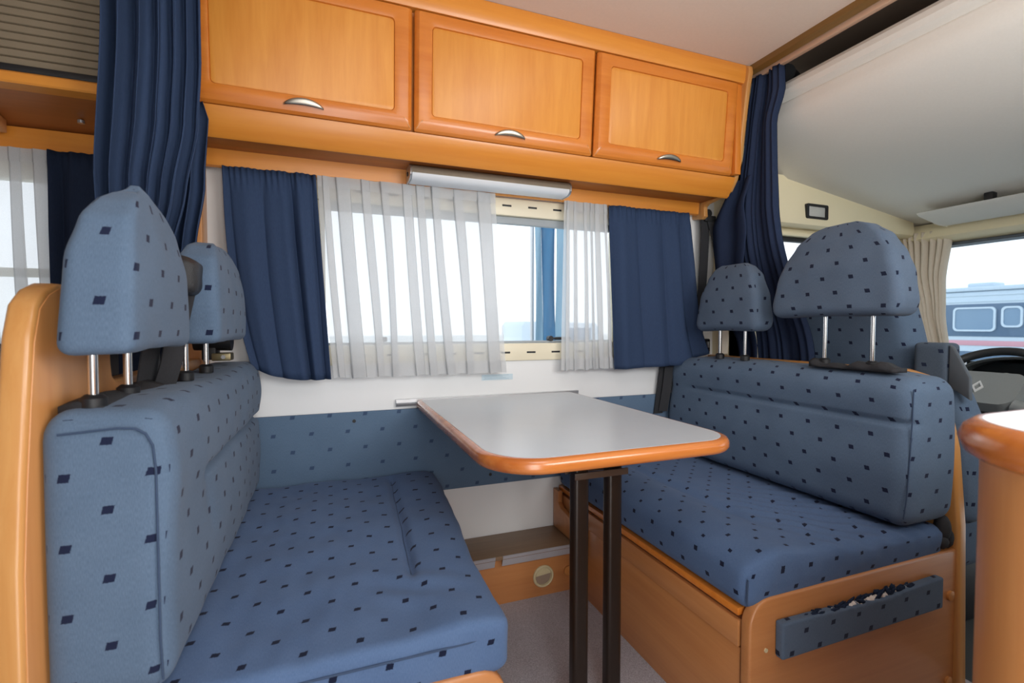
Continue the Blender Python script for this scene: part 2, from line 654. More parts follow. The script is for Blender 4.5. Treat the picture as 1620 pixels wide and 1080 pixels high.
def samples(h, r, n):
    """Grid lines from -h to h with extra lines in the rounded rims."""
    e = [r * (1 - math.cos(R(t))) for t in (0, 18, 36, 54, 72)]
    a = [-h + x for x in e]
    b = list(np.linspace(-h + r, h - r, n + 1))
    return np.array(a + b + [-x for x in a[::-1]])


def soft_box(name, lo, hi, r, n, mat, parent=None, fn=None, rscale=None):
    """A cushion: box with rounded rims, then a deformation fn(P, N, Q): P world points, N normals, Q box coords in -1..1."""
    lo = np.array(lo, float)
    hi = np.array(hi, float)
    c = (lo + hi) / 2
    h = (hi - lo) / 2
    rr = np.minimum(r, h * 0.96)
    S = [samples(h[i], rr[i], n[i]) for i in range(3)]
    K = [len(s) for s in S]
    idx = {}
    pts = []
    faces = []
    uvs = []

    def vid(i, j, k):
        key = (i, j, k)
        if key not in idx:
            idx[key] = len(pts)
            pts.append((S[0][i], S[1][j], S[2][k]))
        return idx[key]
    for ax in range(3):
        u, v = [(1, 2), (2, 0), (0, 1)][ax]
        for side in (0, K[ax] - 1):
            for a in range(K[u] - 1):
                for b in range(K[v] - 1):
                    q = []
                    for (da, db) in ((0, 0), (1, 0), (1, 1), (0, 1)):
                        t = [0, 0, 0]
                        t[ax] = side
                        t[u] = a + da
                        t[v] = b + db
                        q.append(vid(*t))
                    if side == 0:
                        q = q[::-1]
                    faces.append((ax, q))
    P = np.array(pts)
    inner = h - rr
    Q = np.clip(P, -inner, inner)
    D = (P - Q) / rr
    ln = np.linalg.norm(D, axis=1, keepdims=True)
    Nn = D / np.maximum(ln, 1e-9)
    POS = Q + Nn * rr
    W = POS + c
    if fn is not None:
        W = fn(W, Nn, P / h)
    me = bpy.data.meshes.new(name)
    ctr = (W.max(0) + W.min(0)) / 2
    me.from_pydata([tuple(p) for p in (W - ctr)], [], [f for _, f in faces])
    uvl = me.uv_layers.new(name='UVMap')
    li = 0
    for ax, f in faces:
        i, j = ((1, 2), (0, 2), (0, 1))[ax]
        for vi in f:
            q = P[vi] + c
            uvl.data[li].uv = (q[i], q[j])
            li += 1
    me.materials.append(M[mat])
    for p in me.polygons:
        p.use_smooth = True
    o = bpy.data.objects.new(name, me)
    COL.objects.link(o)
    if parent is not None:
        o.parent = parent
        o.location = Vector(ctr) - wloc(parent)
    else:
        o.location = Vector(ctr)
    return o


def nz3(P, s, seed=0.0):
    return np.array([mnoise.noise(Vector((p[0] * s + seed, p[1] * s - seed, p[2] * s + seed * 0.7))) for p in P])


def sm(x, a, b):
    t = np.clip((x - a) / (b - a), 0, 1)
    return t * t * (3 - 2 * t)


def crease(d, wdt):
    return np.exp(-(d / wdt) ** 2)


def sheet(name, fn, ns, nt_, mat, parent=None, thick=0.0012):
    """A cloth sheet fn(s,t)->xyz with s,t in 0..1, given real thickness."""
    verts = []
    faces = []
    for i in range(ns + 1):
        for j in range(nt_ + 1):
            verts.append(fn(i / ns, j / nt_))
    for i in range(ns):
        for j in range(nt_):
            a = i * (nt_ + 1) + j
            faces.append((a, a + nt_ + 1, a + nt_ + 2, a + 1))
    return verts, faces, thick


def link_sheets(name, sheets, mat, parent=None, solid=True):
    V, F = [], []
    th = 0
    for v, f, t in sheets:
        k = len(V)
        V += v
        F += [tuple(x + k for x in q) for q in f]
        th = t
    A = np.array(V)
    c = (A.max(0) + A.min(0)) / 2
    me = bpy.data.meshes.new(name)
    me.from_pydata([tuple(p) for p in (A - c)], [], F)
    me.materials.append(M[mat])
    for p in me.polygons:
        p.use_smooth = True
    o = bpy.data.objects.new(name, me)
    COL.objects.link(o)
    if parent is not None:
        o.parent = parent
        o.location = Vector(c) - wloc(parent)
    else:
        o.location = Vector(c)
    if solid and th:
        md = o.modifiers.new('thickness', 'SOLIDIFY')
        md.thickness = th
        md.offset = 0
    return o


def lerp(a, b, t):
    return a + (b - a) * t


def curve(pts, t):
    """Piecewise-linear with smooth easing through (t, value) pairs."""
    if t <= pts[0][0]:
        return pts[0][1]
    for (a, va), (b, vb) in zip(pts, pts[1:]):
        if t <= b:
            k = (t - a) / (b - a)
            k = k * k * (3 - 2 * k) * 0.5 + k * 0.5
            return va + (vb - va) * k
    return pts[-1][1]


# ================================================================== the setting
YW = 1.77                      # inside face of the far wall
XC = 1.66                      # where the living area meets the cab
ZC = 2.02                      # living-area ceiling
YN = -0.42                     # inside face of the near wall
WX0, WX1, WZ0, WZ1 = -0.02, 1.13, 0.925, 1.43      # far window opening
RX0, RX1 = -1.42, -0.735                            # rear window opening
T = 0.04

structure(boxes('wall_back', [
    ((-1.9, YW, -0.05), (XC, YW + T, WZ0)),
    ((-1.9, YW, WZ1), (XC, YW + T, 2.1)),
    ((-1.9, YW, WZ0), (RX0, YW + T, WZ1)),
    ((RX1, YW, WZ0), (WX0, YW + T, WZ1)),
    ((WX1, YW, WZ0), (XC, YW + T, WZ1)),
], 'wall'))
structure(boxes('wall_near', [
    ((-1.9, YN - T, -0.05), (-0.40, YN, 2.1)),
    ((-0.40, YN - T, 1.92), (0.32, YN, 2.1)),
    ((0.32, YN - T, -0.05), (0.60, YN, 2.1)),
    ((0.60, YN - T, -0.05), (1.50, YN, 1.12)),
    ((0.60, YN - T, 1.74), (1.50, YN, 2.1)),
    ((1.50, YN - T, -0.05), (XC, YN, 2.1)),
], 'wall'))
structure(boxes('wall_rear', [((-1.94, YN - T, -0.05), (-1.9, YW + T, 2.1))], 'wall'))
structure(box('floor', (-1.94, YN - T, -0.05), (XC + 0.02, YW + T, 0.0), 'carpet', bev=0))
structure(boxes('ceiling', [
    ((-1.94, YN - T, ZC), (0.15, YW + T, ZC + 0.05)),
    ((0.75, YN - T, ZC), (1.56, YW + T, ZC + 0.05)),
    ((0.15, YN - T, ZC), (0.75, 0.0, ZC + 0.05)),
    ((0.15, 0.5, ZC), (0.75, YW + T, ZC + 0.05)),
], 'ceil'))
# wooden strip and curtain track along the end of the living-area ceiling
structure(prism('trim_1', [(1.555, ZC), (1.555, ZC - 0.022), (1.578, ZC - 0.03), (1.592, ZC - 0.022), (1.592, ZC)], 1, YN, YW - 0.001, M['trim_brown']))
structure(box('trim_2', (1.593, YN, ZC - 0.04), (1.612, YW - 0.001, ZC + 0.01), 'trim_pale', bev=0.002))

# far wall window: frame cassette, rails with ventilation slots, blind bar, pane, latch
win = structure(box('window_1', (WX0 - 0.03, YW - 0.012, WZ1 - 0.005), (WX1 + 0.03, YW + 0.03, WZ1 + 0.062), 'cream_w', bev=0.005))
box('lower_rail', (WX0 - 0.03, YW - 0.012, 0.866), (WX1 + 0.03, YW + 0.03, 0.934), 'cream_w', win, 0.005)
box('side_rail', (WX0 - 0.03, YW - 0.010, 0.934), (WX0 + 0.012, YW + 0.03, WZ1 - 0.006), 'cream_w', win, 0.004)
box('side_rail', (WX1 - 0.012, YW - 0.010, 0.934), (WX1 + 0.03, YW + 0.03, WZ1 - 0.006), 'cream_w', win, 0.004)
box('blind_bar', (WX0 + 0.013, YW + 0.002, WZ1 - 0.034), (WX1 - 0.013, YW + 0.024, WZ1 - 0.006), 'blindbar', win, 0.003)
box('glazing_bar', (WX0 + 0.013, YW + 0.006, 0.935), (WX1 - 0.013, YW + 0.026, 0.943), 'blindbar', win, 0.002)
box('pane', (WX0 + 0.012, YW + 0.031, 0.93), (WX1 - 0.012, YW + 0.036, WZ1), 'glass', win, 0)
for k in range(9):
    x = 0.09 + k * 0.107
    box('slot', (x, YW - 0.0128, 1.4585), (x + 0.037, YW - 0.0115, 1.4655), 'black', win, 0)
for k in range(9):
    x = 0.085 + k * 0.107
    box('slot', (x, YW - 0.0128, 0.895), (x + 0.037, YW - 0.0115, 0.902), 'black', win, 0)
lt = box('latch', (0.86, YW + 0.004, 0.945), (0.93, YW + 0.022, 0.957), 'black', win, 0.003)
tube('latch_pivot', [(0.838, YW + 0.0, 0.951), (0.838, YW + 0.024, 0.951)], 0.011, 'black', lt, 12)
box('latch_arm', (0.838, YW + 0.006, 0.948), (0.87, YW + 0.016, 0.955), 'black', lt, 0.002)
box('latch', (0.165, YW + 0.004, 0.945), (0.195, YW + 0.022, 0.962), 'black', win, 0.003)

# rear window behind the left-hand sheer curtain
wr = structure(box('window_2', (RX0 - 0.03, YW - 0.012, WZ1 - 0.02), (RX1 + 0.035, YW + 0.03, WZ1 + 0.06), 'cream_w', bev=0.005))
box('lower_rail', (RX0 - 0.03, YW - 0.012, 0.866), (RX1 + 0.035, YW + 0.03, 0.934), 'cream_w', wr, 0.005)
box('side_rail', (RX1 - 0.006, YW - 0.010, 0.934), (RX1 + 0.035, YW + 0.03, WZ1 - 0.02), 'cream_w', wr, 0.004)
box('glazing_bar', (RX0, YW + 0.006, 1.14), (RX1 - 0.01, YW + 0.026, 1.165), 'cream_w', wr, 0.002)
box('pane', (RX0, YW + 0.031, 0.93), (RX1 - 0.006, YW + 0.036, WZ1), 'glass', wr, 0)

# a narrow wooden post on the wall beside the left seat and cream wall strip
structure(box('trim_3', (-0.395, 1.70, 0.0), (-0.352, YW - 0.001, 1.49), 'board', bev=0.003))

# blue padded fabric panel on the wall round the table
pan = tag(box('wall_panel', (-0.33, YW - 0.014, 0.392), (1.56, YW - 0.001, 0.703), 'fabric_wall', bev=0.003),
          'long blue dotted fabric panel on the white wall behind the table', 'wall panel')
for (x, z) in ((0.079, 0.672), (0.575, 0.432)):
    tube('screw', [(x, YW - 0.0155, z), (x, YW - 0.013, z)], 0.006, 'black', pan, 12)

# sticker
st = tag(box('sticker', (0.545, YW - 0.0014, 0.793), (0.672, YW - 0.0005, 0.815), 'sticker', bev=0),
         'small pale blue printed sticker on the white wall under the window', 'sticker')
for k in range(4):
    box('print_line', (0.552 + 0.004 * (k % 2), YW - 0.0019, 0.797 + k * 0.0045), (0.655 - 0.012 * ((k * 7) % 3), YW - 0.0013, 0.7985 + k * 0.0045), 'stickerline', st, 0)


# ------------------------------------------------------------------ cab shell
YCW = 1.63
cabside = structure(boxes('wall_cab', [
    ((XC, YCW, -0.05), (3.10, YCW + T, 0.98)),
    ((XC, YCW, 1.40), (3.10, YCW + T, 2.1)),
    ((XC, YCW, 0.98), (1.86, YCW + T, 1.40)),
    ((2.62, YCW, 0.98), (3.10, YCW + T, 1.40)),
    ((XC, YCW, -0.05), (XC + 0.02, YW + T, 2.1)),
], 'cream'))
structure(boxes('wall_cab_near', [
    ((XC, YN - T, -0.05), (3.10, YN, 0.98)),
    ((XC, YN - T, 1.40), (3.10, YN, 2.1)),
    ((XC, YN - T, 0.98), (1.86, YN, 1.40)),
    ((2.62, YN - T, 0.98), (3.10, YN, 1.40)),
], 'cream'))
structure(box('floor_cab', (XC + 0.02, YN - T, -0.10), (3.10, YCW + T, -0.04), 'dash', bev=0))
sw = structure(box('window_3', (1.85, YCW - 0.006, 1.385), (2.63, YCW + 0.02, 1.405), 'black', bev=0.003))
box('pane', (1.86, YCW + 0.024, 0.98), (2.62, YCW + 0.029, 1.40), 'glass', sw, 0)
box('sill', (1.85, YCW - 0.006, 0.97), (2.63, YCW + 0.02, 0.99), 'black', sw, 0.003)
structure(box('trim_4', (1.69, YCW - 0.03, 1.405), (2.66, YCW - 0.001, 1.425), 'cream', bev=0.006))
# overcab bunk: its padded front roll, curved drop and sloping underside make the cab ceiling
prof = [(1.672, 1.944), (1.655, 1.938), (1.643, 1.922), (1.640, 1.902), (1.646, 1.884), (1.660, 1.873), (1.667, 1.869), (1.663, 1.862), (1.662, 1.835), (1.668, 1.808),
        (1.684, 1.782), (1.735, 1.738), (1.888, 1.645), (2.20, 1.596), (2.55, 1.541), (2.80, 1.502), (2.82, 1.54), (2.82, 1.945)]
structure(prism('ceiling_cab', [(x, z) for x, z in prof], 1, YN, YCW - 0.001, M['cabceil'], angle=24))
structure(boxes('ceiling_overcab', [((1.56, YN - T, 2.13), (3.45, YW + T, 2.16)), ((2.4, YN - T, 1.94), (2.44, YW + T, 2.13)), ((1.50, YN - T, 2.07), (1.56, YW + T, 2.16))], 'darkvoid'))
structure(box('trim_5', (XC + 0.02, YN, 1.947), (2.4, YCW + 0.1, 1.952), 'darkvoid', bev=0))
# cream side box below the bunk with a small lamp
structure(prism('trim_6', [(YCW - 0.002, 1.455), (YCW - 0.012, 1.442), (YCW - 0.045, 1.440), (YCW - 0.065, 1.452), (YCW - 0.07, 1.475), (YCW - 0.05, 1.66), (YCW - 0.002, 1.66)],
                0, 1.69, 2.73, M['cream'], bev=0.006))
lm = thing('reading_lamp', 'small rectangular cab lamp in a dark frame on the cream panel', 'lamp', (2.06, YCW - 0.07, 1.515))
yl = YCW - 0.0655
bm = bmesh.new()
o_ = rrect(1.978, 2.112, 1.478, 1.543, 0.008)
i_ = rrect(1.992, 2.098, 1.488, 1.533, 0.005)
add_loops(bm, [[(x, yl + 0.008, z) for x, z in o_], [(x, yl - 0.010, z) for x, z in o_], [(x, yl - 0.010, z) for x, z in i_], [(x, yl + 0.004, z) for x, z in i_]])
finish('bezel', bm, 'black', lm, angle=40)
box('lens', (1.992, yl - 0.005, 1.488), (2.098, yl + 0.004, 1.533), 'lens', lm, 0.002)
# windscreen: header, pane, A pillar
ws = structure(prism('window_4', [(2.735, 1.43), (2.76, 1.415), (2.84, 1.40), (2.87, 1.44), (2.82, 1.50), (2.76, 1.50)], 1, YN, YCW - 0.001, M['cream']))
prism('seal', [(2.80, 1.400), (2.80, 1.388), (2.87, 1.385), (2.87, 1.42)], 1, YN + 0.05, YCW - 0.08, M['grey_trim'], ws)
prism('pane', [(2.85, 1.405), (2.856, 1.405), (3.056, 0.79), (3.05, 0.79)], 1, YN + 0.02, YCW - 0.02, M['screen_glass'], ws)
prism('pillar', [(2.82, 1.42), (2.90, 1.42), (3.10, 0.80), (3.02, 0.80)], 1, YCW - 0.025, YCW - 0.001, M['cream'], ws, 0.01)
# sun visor folded flat under the cab ceiling
vz = thing('sun_visor', 'white sun visor folded up under the cab ceiling above the windscreen', 'sun visor', (2.62, 1.1, 1.5))
prism('visor_pad', [(2.50, 1.512), (2.52, 1.498), (2.66, 1.470), (2.70, 1.468), (2.705, 1.482), (2.66, 1.494), (2.54, 1.522)], 1, 0.66, 1.43, M['cabceil'], vz, 0.008)
box('visor_clip', (2.512, 1.160, 1.515), (2.545, 1.19, 1.545), 'black', vz, 0.003)
tube('visor_pivot', [(2.70, 1.41, 1.47), (2.70, 1.46, 1.49), (2.72, 1.47, 1.50)], 0.008, 'cream_w', vz)

# speaker in the dark recess over the bunk
sp = thing('speaker', 'small black speaker in the dark recess above the overcab bunk', 'speaker', (1.72, 1.47, 1.955))
tube('housing', [(1.70, 1.44, 1.995), (1.76, 1.47, 1.995)], [0.034, 0.040], 'black', sp, 20)
tube('ring', [(1.694, 1.437, 1.995), (1.702, 1.441, 1.995)], 0.037, 'blackrub', sp, 20)
box('mount', (1.70, 1.44, 1.952), (1.75, 1.48, 1.965), 'black', sp, 0.002)

# ------------------------------------------------------------------ overhead cabinet over the window
oc = thing('overhead_cabinet', 'long orange wood overhead cabinet with three flap doors above the dinette window', 'cabinet', (0.6, YW - 0.001, 1.49))
CX0, CX1 = -0.345, 1.535
prism('body', [(YW - 0.001, 1.56), (1.60, 1.556), (1.545, 1.595), (1.512, 1.945), (1.500, ZC - 0.002), (YW - 0.001, ZC - 0.002)], 0, CX0, CX1, M['frame'], oc)
# lower front rail under the doors, its face rolling back to the underside
prism('lower_rail', [(1.60, 1.5545), (1.574, 1.527), (1.566, 1.524), (1.556, 1.530), (1.533, 1.572), (1.524, 1.588), (1.522, 1.597), (1.545, 1.597), (1.60, 1.557)], 0, CX0, CX1, M['rail'], oc)
prism('upper_rail', [(1.515, 1.951), (1.484, 1.951), (1.478, 1.962), (1.474, ZC - 0.012), (1.478, ZC - 0.002), (1.515, ZC - 0.002)], 0, CX0, CX1, M['rail'], oc)
box('underside', (CX0, 1.58, 1.540), (CX1, YW - 0.05, 1.553), 'under', oc, 0.001)
prism('valence', [(YW - 0.052, 1.492), (YW - 0.040, 1.488), (YW - 0.038, 1.494), (YW - 0.038, 1.541), (YW - 0.058, 1.541)], 0, CX0, CX1 - 0.01, M['rail'], oc)
# shaped end panel with its solid edge
endp = [(YW - 0.001, 1.488), (YW - 0.05, 1.478), (YW - 0.068, 1.488), (1.705, 1.528), (1.690, 1.538), (1.60, 1.548), (1.565, 1.560), (1.538, 1.590),
        (1.517, 1.66), (1.500, 1.80), (1.482, 1.93), (1.470, 1.985), (1.474, 2.008), (1.49, ZC - 0.002), (YW - 0.001, ZC - 0.002)]
endp2 = [(y - (0.012 if y < 1.75 else 0), z - (0.010 if z < 1.58 else 0)) for y, z in endp]
prism('end_panel', endp2, 0, CX1 - 0.002, CX1 + 0.020, M['edge'], oc, 0.006, 3)


def door(parent, x0, x1, hx):
    """Flap door leaning with the cabinet face: moulded frame, flat panel, bow handle."""
    z0, z1 = 1.598, 1.946

    def yf(z):      # front reference plane of the doors
        return 1.5175 + (z - 1.598) * (1.4905 - 1.5175) / (1.946 - 1.598)

    def L(poly, d):
        return [(x, yf(z) - d, z) for x, z in poly]

    def ring(i, r):
        return rrect(x0 + i[0], x1 - i[1], z0 + i[2], z1 - i[3], r, 7)
    dr = None
    bm = bmesh.new()
    add_loops(bm, [L(ring((0, 0, 0, 0), 0.006), -0.006),
                   L(ring((0, 0, 0, 0), 0.006), 0.003),
                   L(ring((0.004, 0.004, 0.006, 0.003), 0.006), 0.010),
                   L(ring((0.012, 0.012, 0.020, 0.007), 0.005), 0.0165),
                   L(ring((0.024, 0.024, 0.031, 0.012), 0.005), 0.0185),
                   L(ring((0.047, 0.047, 0.041, 0.037), 0.012), 0.0165),
                   L(ring((0.0515, 0.0515, 0.0455, 0.0415), 0.012), 0.0155),
                   L(ring((0.053, 0.053, 0.047, 0.043), 0.012), 0.011),
                   L(ring((0.053, 0.053, 0.047, 0.043), 0.012), -0.002)])
    dr = finish('door', bm, 'frame', parent, angle=22)
    bm = bmesh.new()
    add_loops(bm, [L(ring((0.0530, 0.0530, 0.047, 0.043), 0.012), 0.006),
                   L(ring((0.0535, 0.0535, 0.0475, 0.0435), 0.012), 0.012),
                   L(ring((0.0555, 0.0555, 0.0495, 0.0455), 0.011), 0.0132)], False, True)
    finish('panel', bm, 'panel', dr, angle=30)
    # mitre lines at the lower corners
    for xa, sgn in ((x0, 1), (x1, -1)):
        bm = bmesh.new()
        add_tube(bm, [(xa + sgn * 0.006, yf(z0 + 0.006) - 0.0105, z0 + 0.006), (xa + sgn * 0.024, yf(z0 + 0.03) - 0.0187, z0 + 0.030)], 0.0011, 6)
        finish('mitre_line', bm, 'edge', dr)
    # bow handle: crescent standing off the frame
    bm = bmesh.new()
    loops = []
    N = 20
    zc = z0 + 0.026
    for i in range(N + 1):
        s = -1 + 2 * i / N
        b = max(0.0, 1 - s * s)
        px = hx + s * 0.052
        wdt = 0.0026 + 0.0062 * b ** 0.8
        out = 0.0185 + 0.015 * b ** 0.6
        cz = zc - 0.008 + 0.0085 * b
        lp = []
        for k in range(10):
            a = 2 * math.pi * k / 10
            zz = cz + wdt * math.cos(a)
            yy = yf(zc) - out + (0.0028) * math.sin(a) - 0.006 * b * (math.cos(a) * 0.5 - 0.5)
            lp.append((px, yy, zz))
        loops.append(lp)
    add_loops(bm, loops, True, True)
    finish('handle', bm, 'nickel', dr, angle=60)
    return dr


door(oc, -0.338, 0.2435, -0.058)
door(oc, 0.2515, 0.8695, 0.560)
door(oc, 0.8775, 1.503, 1.190)
box('stile', (1.505, 1.494, 1.6), (CX1 - 0.001, 1.520, 1.95), 'frame_z', oc, 0.003)

# strip lamp under the cabinet
sl = thing('strip_lamp', 'long metal strip lamp with white diffuser under the overhead cabinet', 'lamp', (0.56, 1.66, 1.54))
LX0, LX1 = 0.262, 0.848
ytop, zt = 1.655, 1.5395
pr_h = [(1.712, zt), (1.650, zt), (1.636, zt - 0.006), (1.628, zt - 0.018), (1.628, zt - 0.030), (1.712, zt - 0.030)]
prism('housing', pr_h, 0, LX0, LX1, M['perf'], sl, 0.001)
pr_d = [(1.629, zt - 0.0302), (1.631, zt - 0.039), (1.639, zt - 0.046), (1.652, zt - 0.050), (1.702, zt - 0.050), (1.708, zt - 0.044), (1.710, zt - 0.0302)]
prism('diffuser', pr_d, 0, LX0 + 0.002, LX1 - 0.002, M['diffuser'], sl, 0.001)
for xa, xb in ((LX0 - 0.006, LX0), (LX1, LX1 + 0.006)):
    prism('end_cap', [(1.711, zt), (1.648, zt), (1.634, zt - 0.006), (1.626, zt - 0.018), (1.627, zt - 0.036), (1.637, zt - 0.047), (1.652, zt - 0.051), (1.703, zt - 0.051), (1.711, zt - 0.045)],
          0, xa, xb, M['alu'], sl, 0.0015)
box('switch', (LX0 - 0.010, 1.66, zt - 0.034), (LX0 - 0.006, 1.672, zt - 0.022), 'black', sl, 0.001)

# ------------------------------------------------------------------ roller-shutter cabinet at the left
rc = thing('shutter_cabinet', 'overhead cabinet at the left with taupe roller shutter and open shelf underside', 'cabinet', (-0.9, YW - 0.001, 1.48))
SX0, SX1 = -1.45, CX0 - 0.004
box('body', (SX0, 1.535, 1.604), (SX1, YW - 0.001, ZC - 0.002), 'board_x', rc, 0.002)
prism('lower_rail', [(1.49, 1.569), (1.487, 1.573), (1.487, 1.592), (1.492, 1.597), (1.534, 1.60), (1.534, 1.569)], 0, SX0, SX1, M['rail'], rc)
prism('sloping_back', [(1.534, 1.570), (1.534, 1.603), (YW - 0.001, 1.603), (YW - 0.001, 1.540), (YW - 0.03, 1.540), (1.62, 1.566)], 0, SX0, SX1, M['under'], rc)
prism('valence', [(YW - 0.052, 1.484), (YW - 0.040, 1.478), (YW - 0.036, 1.486), (YW - 0.036, 1.5395), (YW - 0.054, 1.5395)], 0, SX0, SX1 - 0.01, M['rail'], rc)
prism('bracket', [(1.60, 1.566), (1.70, 1.548), (1.70, 1.515), (1.675, 1.52)], 0, -0.93, -0.795, M['board_x'], rc, 0.003)
tube('button', [(-0.62, 1.655, 1.5560), (-0.62, 1.655, 1.548)], 0.008, 'alu', rc, 14)
box('shutter_bar', (SX0, 1.497, 1.599), (SX1, 1.522, 1.617), 'black', rc, 0.004)
first = None
zs = 1.6185
for k in range(20):
    if first is None:
        first = prism('slat', [(1.528, 0), (1.511, 0.0004), (1.5085, 0.002), (1.508, 0.0155), (1.5105, 0.0178), (1.528, 0.0182)], 0, SX0, SX1, M['shutter'], rc)
        base = first.location.z
        first.location.z = base + zs
    else:
        c = first.copy()
        COL.objects.link(c)
        c.location.z = base + zs + k * 0.0193
box('shutter_groove', (SX0, 1.526, 1.615), (SX1, 1.534, ZC - 0.003), 'groove', rc, 0)


# ------------------------------------------------------------------ curtains
def cusp(a):
    """Rounded pleats parted by sharp valleys, -1..1."""
    return 2 * abs(math.sin(a / 2)) ** 0.65 - 1


def flat_curtain(name, label, cat, mat, corners, nf, amp, seed, overlap=0.0, group=None, ns=90, nt_=24, flare=None, cov=None, thick=0.0012):
    """corners: TL, TR, BL, BR world points; folds run downwards."""
    TL, TR, BL, BR = [np.array(c, float) for c in corners]
    rnd = random.Random(seed)
    ph = [rnd.uniform(0, 6.28) for _ in range(6)]
    W = np.linalg.norm(TR - TL)
    d = (TR - TL) / W
    nrm = np.array((d[1], -d[0], 0.0))     # towards the room
    if nrm[1] > 0:
        nrm = -nrm

    def f(s, t):
        base = (TL * (1 - s) + TR * s) * (1 - t) + (BL * (1 - s) + BR * s) * t
        a = 2 * math.pi * nf * (s + 0.05 * math.sin(5.1 * s + ph[0]) + 0.025 * math.sin(11 * s + ph[1]) * t)
        A = amp * (0.55 + 0.45 * min(1, t * 3)) * (0.75 + 0.25 * math.sin(7 * s + ph[2]))
        p = base + nrm * (A * cusp(a + ph[3]) + 0.18 * A * math.sin(1.7 * a + ph[4]))
        p = p + d * overlap * math.sin(a + ph[3]) * min(1, 0.6 + t)
        # gathered header ruffle
        if t < 0.06:
            p = p + nrm * 0.0035 * math.sin(2 * math.pi * nf * 4.3 * s + ph[5])
        if flare is not None:
            p = p + np.array(flare(s, t))
        return tuple(p)
    o = link_sheets(name, [sheet(name, f, ns, nt_, mat, thick=thick)], mat)
    return tag(o, label, cat, group)


flat_curtain('curtain', 'navy blue window curtain beside the left rear headrest', 'curtain', 'navy',
             ((-0.298, 1.708, 1.489), (-0.034, 1.708, 1.489), (-0.225, 1.700, 0.822), (0.006, 1.705, 0.826)), 3.6, 0.017, 3,
             ns=110, flare=lambda s, t: (-(0.03) * (1 - s) * math.sin(math.pi * t) * 0.6, 0, 0.05 * (1 - s) ** 3 * t ** 4))
flat_curtain('curtain', 'navy blue window curtain left of the small right headrest', 'curtain', 'navy',
             ((1.061, 1.708, 1.489), (1.462, 1.708, 1.488), (1.092, 1.706, 0.823), (1.50, 1.69, 0.838)), 3.8, 0.016, 8,
             ns=120, nt_=36, flare=lambda s, t: (0.075 * max(0, s - 0.6) * max(0, t - 0.55) ** 2 * 14 * 0.45, -0.02 * s * t, 0.045 * max(0, s - 0.72) / 0.28 * max(0, t - 0.75) / 0.25))


def sheer_curtain(name, label, x0, x1, bx0, bx1, nf, seed, zt_=1.490, zb=0.828, y0=1.714, amp=0.011, ov=0.02):
    rnd = random.Random(seed)
    ph = [rnd.uniform(0, 6.28) for _ in range(6)]

    # box pleats: a single layer, then a stretch folded back on itself (three layers)
    path = []
    x = 0.0
    while x < nf:
        w_ = rnd.uniform(0.65, 1.45)
        d_ = w_ * rnd.uniform(0.38, 0.62)
        a_ = w_ * rnd.uniform(0.15, 0.35)
        for q in (0.0, 0.5, 0.9):
            path.append((x + (a_ + d_) * q, 0.0))
        path.append((x + a_ + d_, -0.25))
        for q in (0.08, 0.5, 0.92):
            path.append((x + a_ + d_ * (1 - q), -0.6))
        path.append((x + a_, -0.85))
        for q in (0.12, 0.5):
            path.append((x + a_ + (w_ - a_) * q, -1.0 + 0.8 * q))
        x += w_
    path.append((x, 0.0))
    K = len(path) - 1

    def mk(t0, t1, dy, nt_):
        def f(s, t):
            t = t0 + (t1 - t0) * t
            u, v = path[min(K, int(round(s * K)))]
            u /= x
            u += 0.012 * math.sin(4 * math.pi * u + ph[0] + 2.2 * t) * t + 0.006 * math.sin(9 * math.pi * u + ph[1] + 3 * t) * t
            xx = lerp(lerp(x0, x1, u), lerp(bx0, bx1, u), t)
            op = min(1.0, 0.4 + 1.2 * t)
            yy = y0 + amp * v * op + 0.006 * math.sin(2 * math.pi * nf * 0.5 * u + ph[3]) * op + dy
            z = lerp(zt_, zb, t) + 0.003 * math.sin(2 * math.pi * nf * u + ph[5]) * t
            if t < 0.05:
                yy += 0.003 * math.sin(2 * math.pi * nf * 2.3 * u)
            return (xx, yy, z)
        return sheet('s', f, K, nt_, 'sheer', thick=0)
    sh = [mk(0, 1, 0, 14), mk(0.0, 0.055, -0.003, 3), mk(0.93, 1.0, -0.003, 3)]
    o = link_sheets(name, sh, 'sheer', solid=False)
    return tag(o, label, 'curtain')


sheer_curtain('sheer_curtain', 'wide white sheer curtain across the middle of the dinette window', -0.030, 0.580, 0.012, 0.632, 9, 5)
sheer_curtain('sheer_curtain', 'narrow white sheer curtain strip beside the right navy window curtain', 0.866, 1.058, 0.858, 1.092, 5.0, 11, ov=0.016)
sheer_curtain('sheer_curtain', 'white sheer curtain over the rear window at the left edge', -1.30, -0.712, -1.30, -0.700, 9.0, 21, zt_=1.482, zb=0.80, amp=0.014, ov=0.022)
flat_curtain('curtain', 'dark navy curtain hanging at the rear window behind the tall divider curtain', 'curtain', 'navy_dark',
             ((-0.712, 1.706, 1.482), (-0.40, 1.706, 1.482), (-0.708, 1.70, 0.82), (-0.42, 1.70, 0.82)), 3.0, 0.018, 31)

# tall gathered divider curtain at the left
LE = [(0, -0.470), (0.3, -0.475), (0.62, -0.492), (1, -0.47)]
RE = [(0, -0.282), (0.35, -0.282), (0.5, -0.290), (0.65, -0.318), (0.8, -0.352), (1, -0.360)]


def divider(s, t):
    z = lerp(2.0, 0.95, t)
    x = lerp(curve(LE, t), curve(RE, t), s)
    a = 2 * math.pi * 6.2 * (s + 0.05 * math.sin(6 * s + 1.2) + 0.05 * (t - 0.3) * math.sin(3.1 * s))
    A = 0.027 * (0.8 + 0.2 * math.sin(3 * t + 4 * s))
    y = 1.385 - A * cusp(a) - 0.02 * math.sin(math.pi * s) + 0.005 * math.sin(2.2 * a + 3 * t)
    return (x + 0.006 * math.sin(a), y, z)


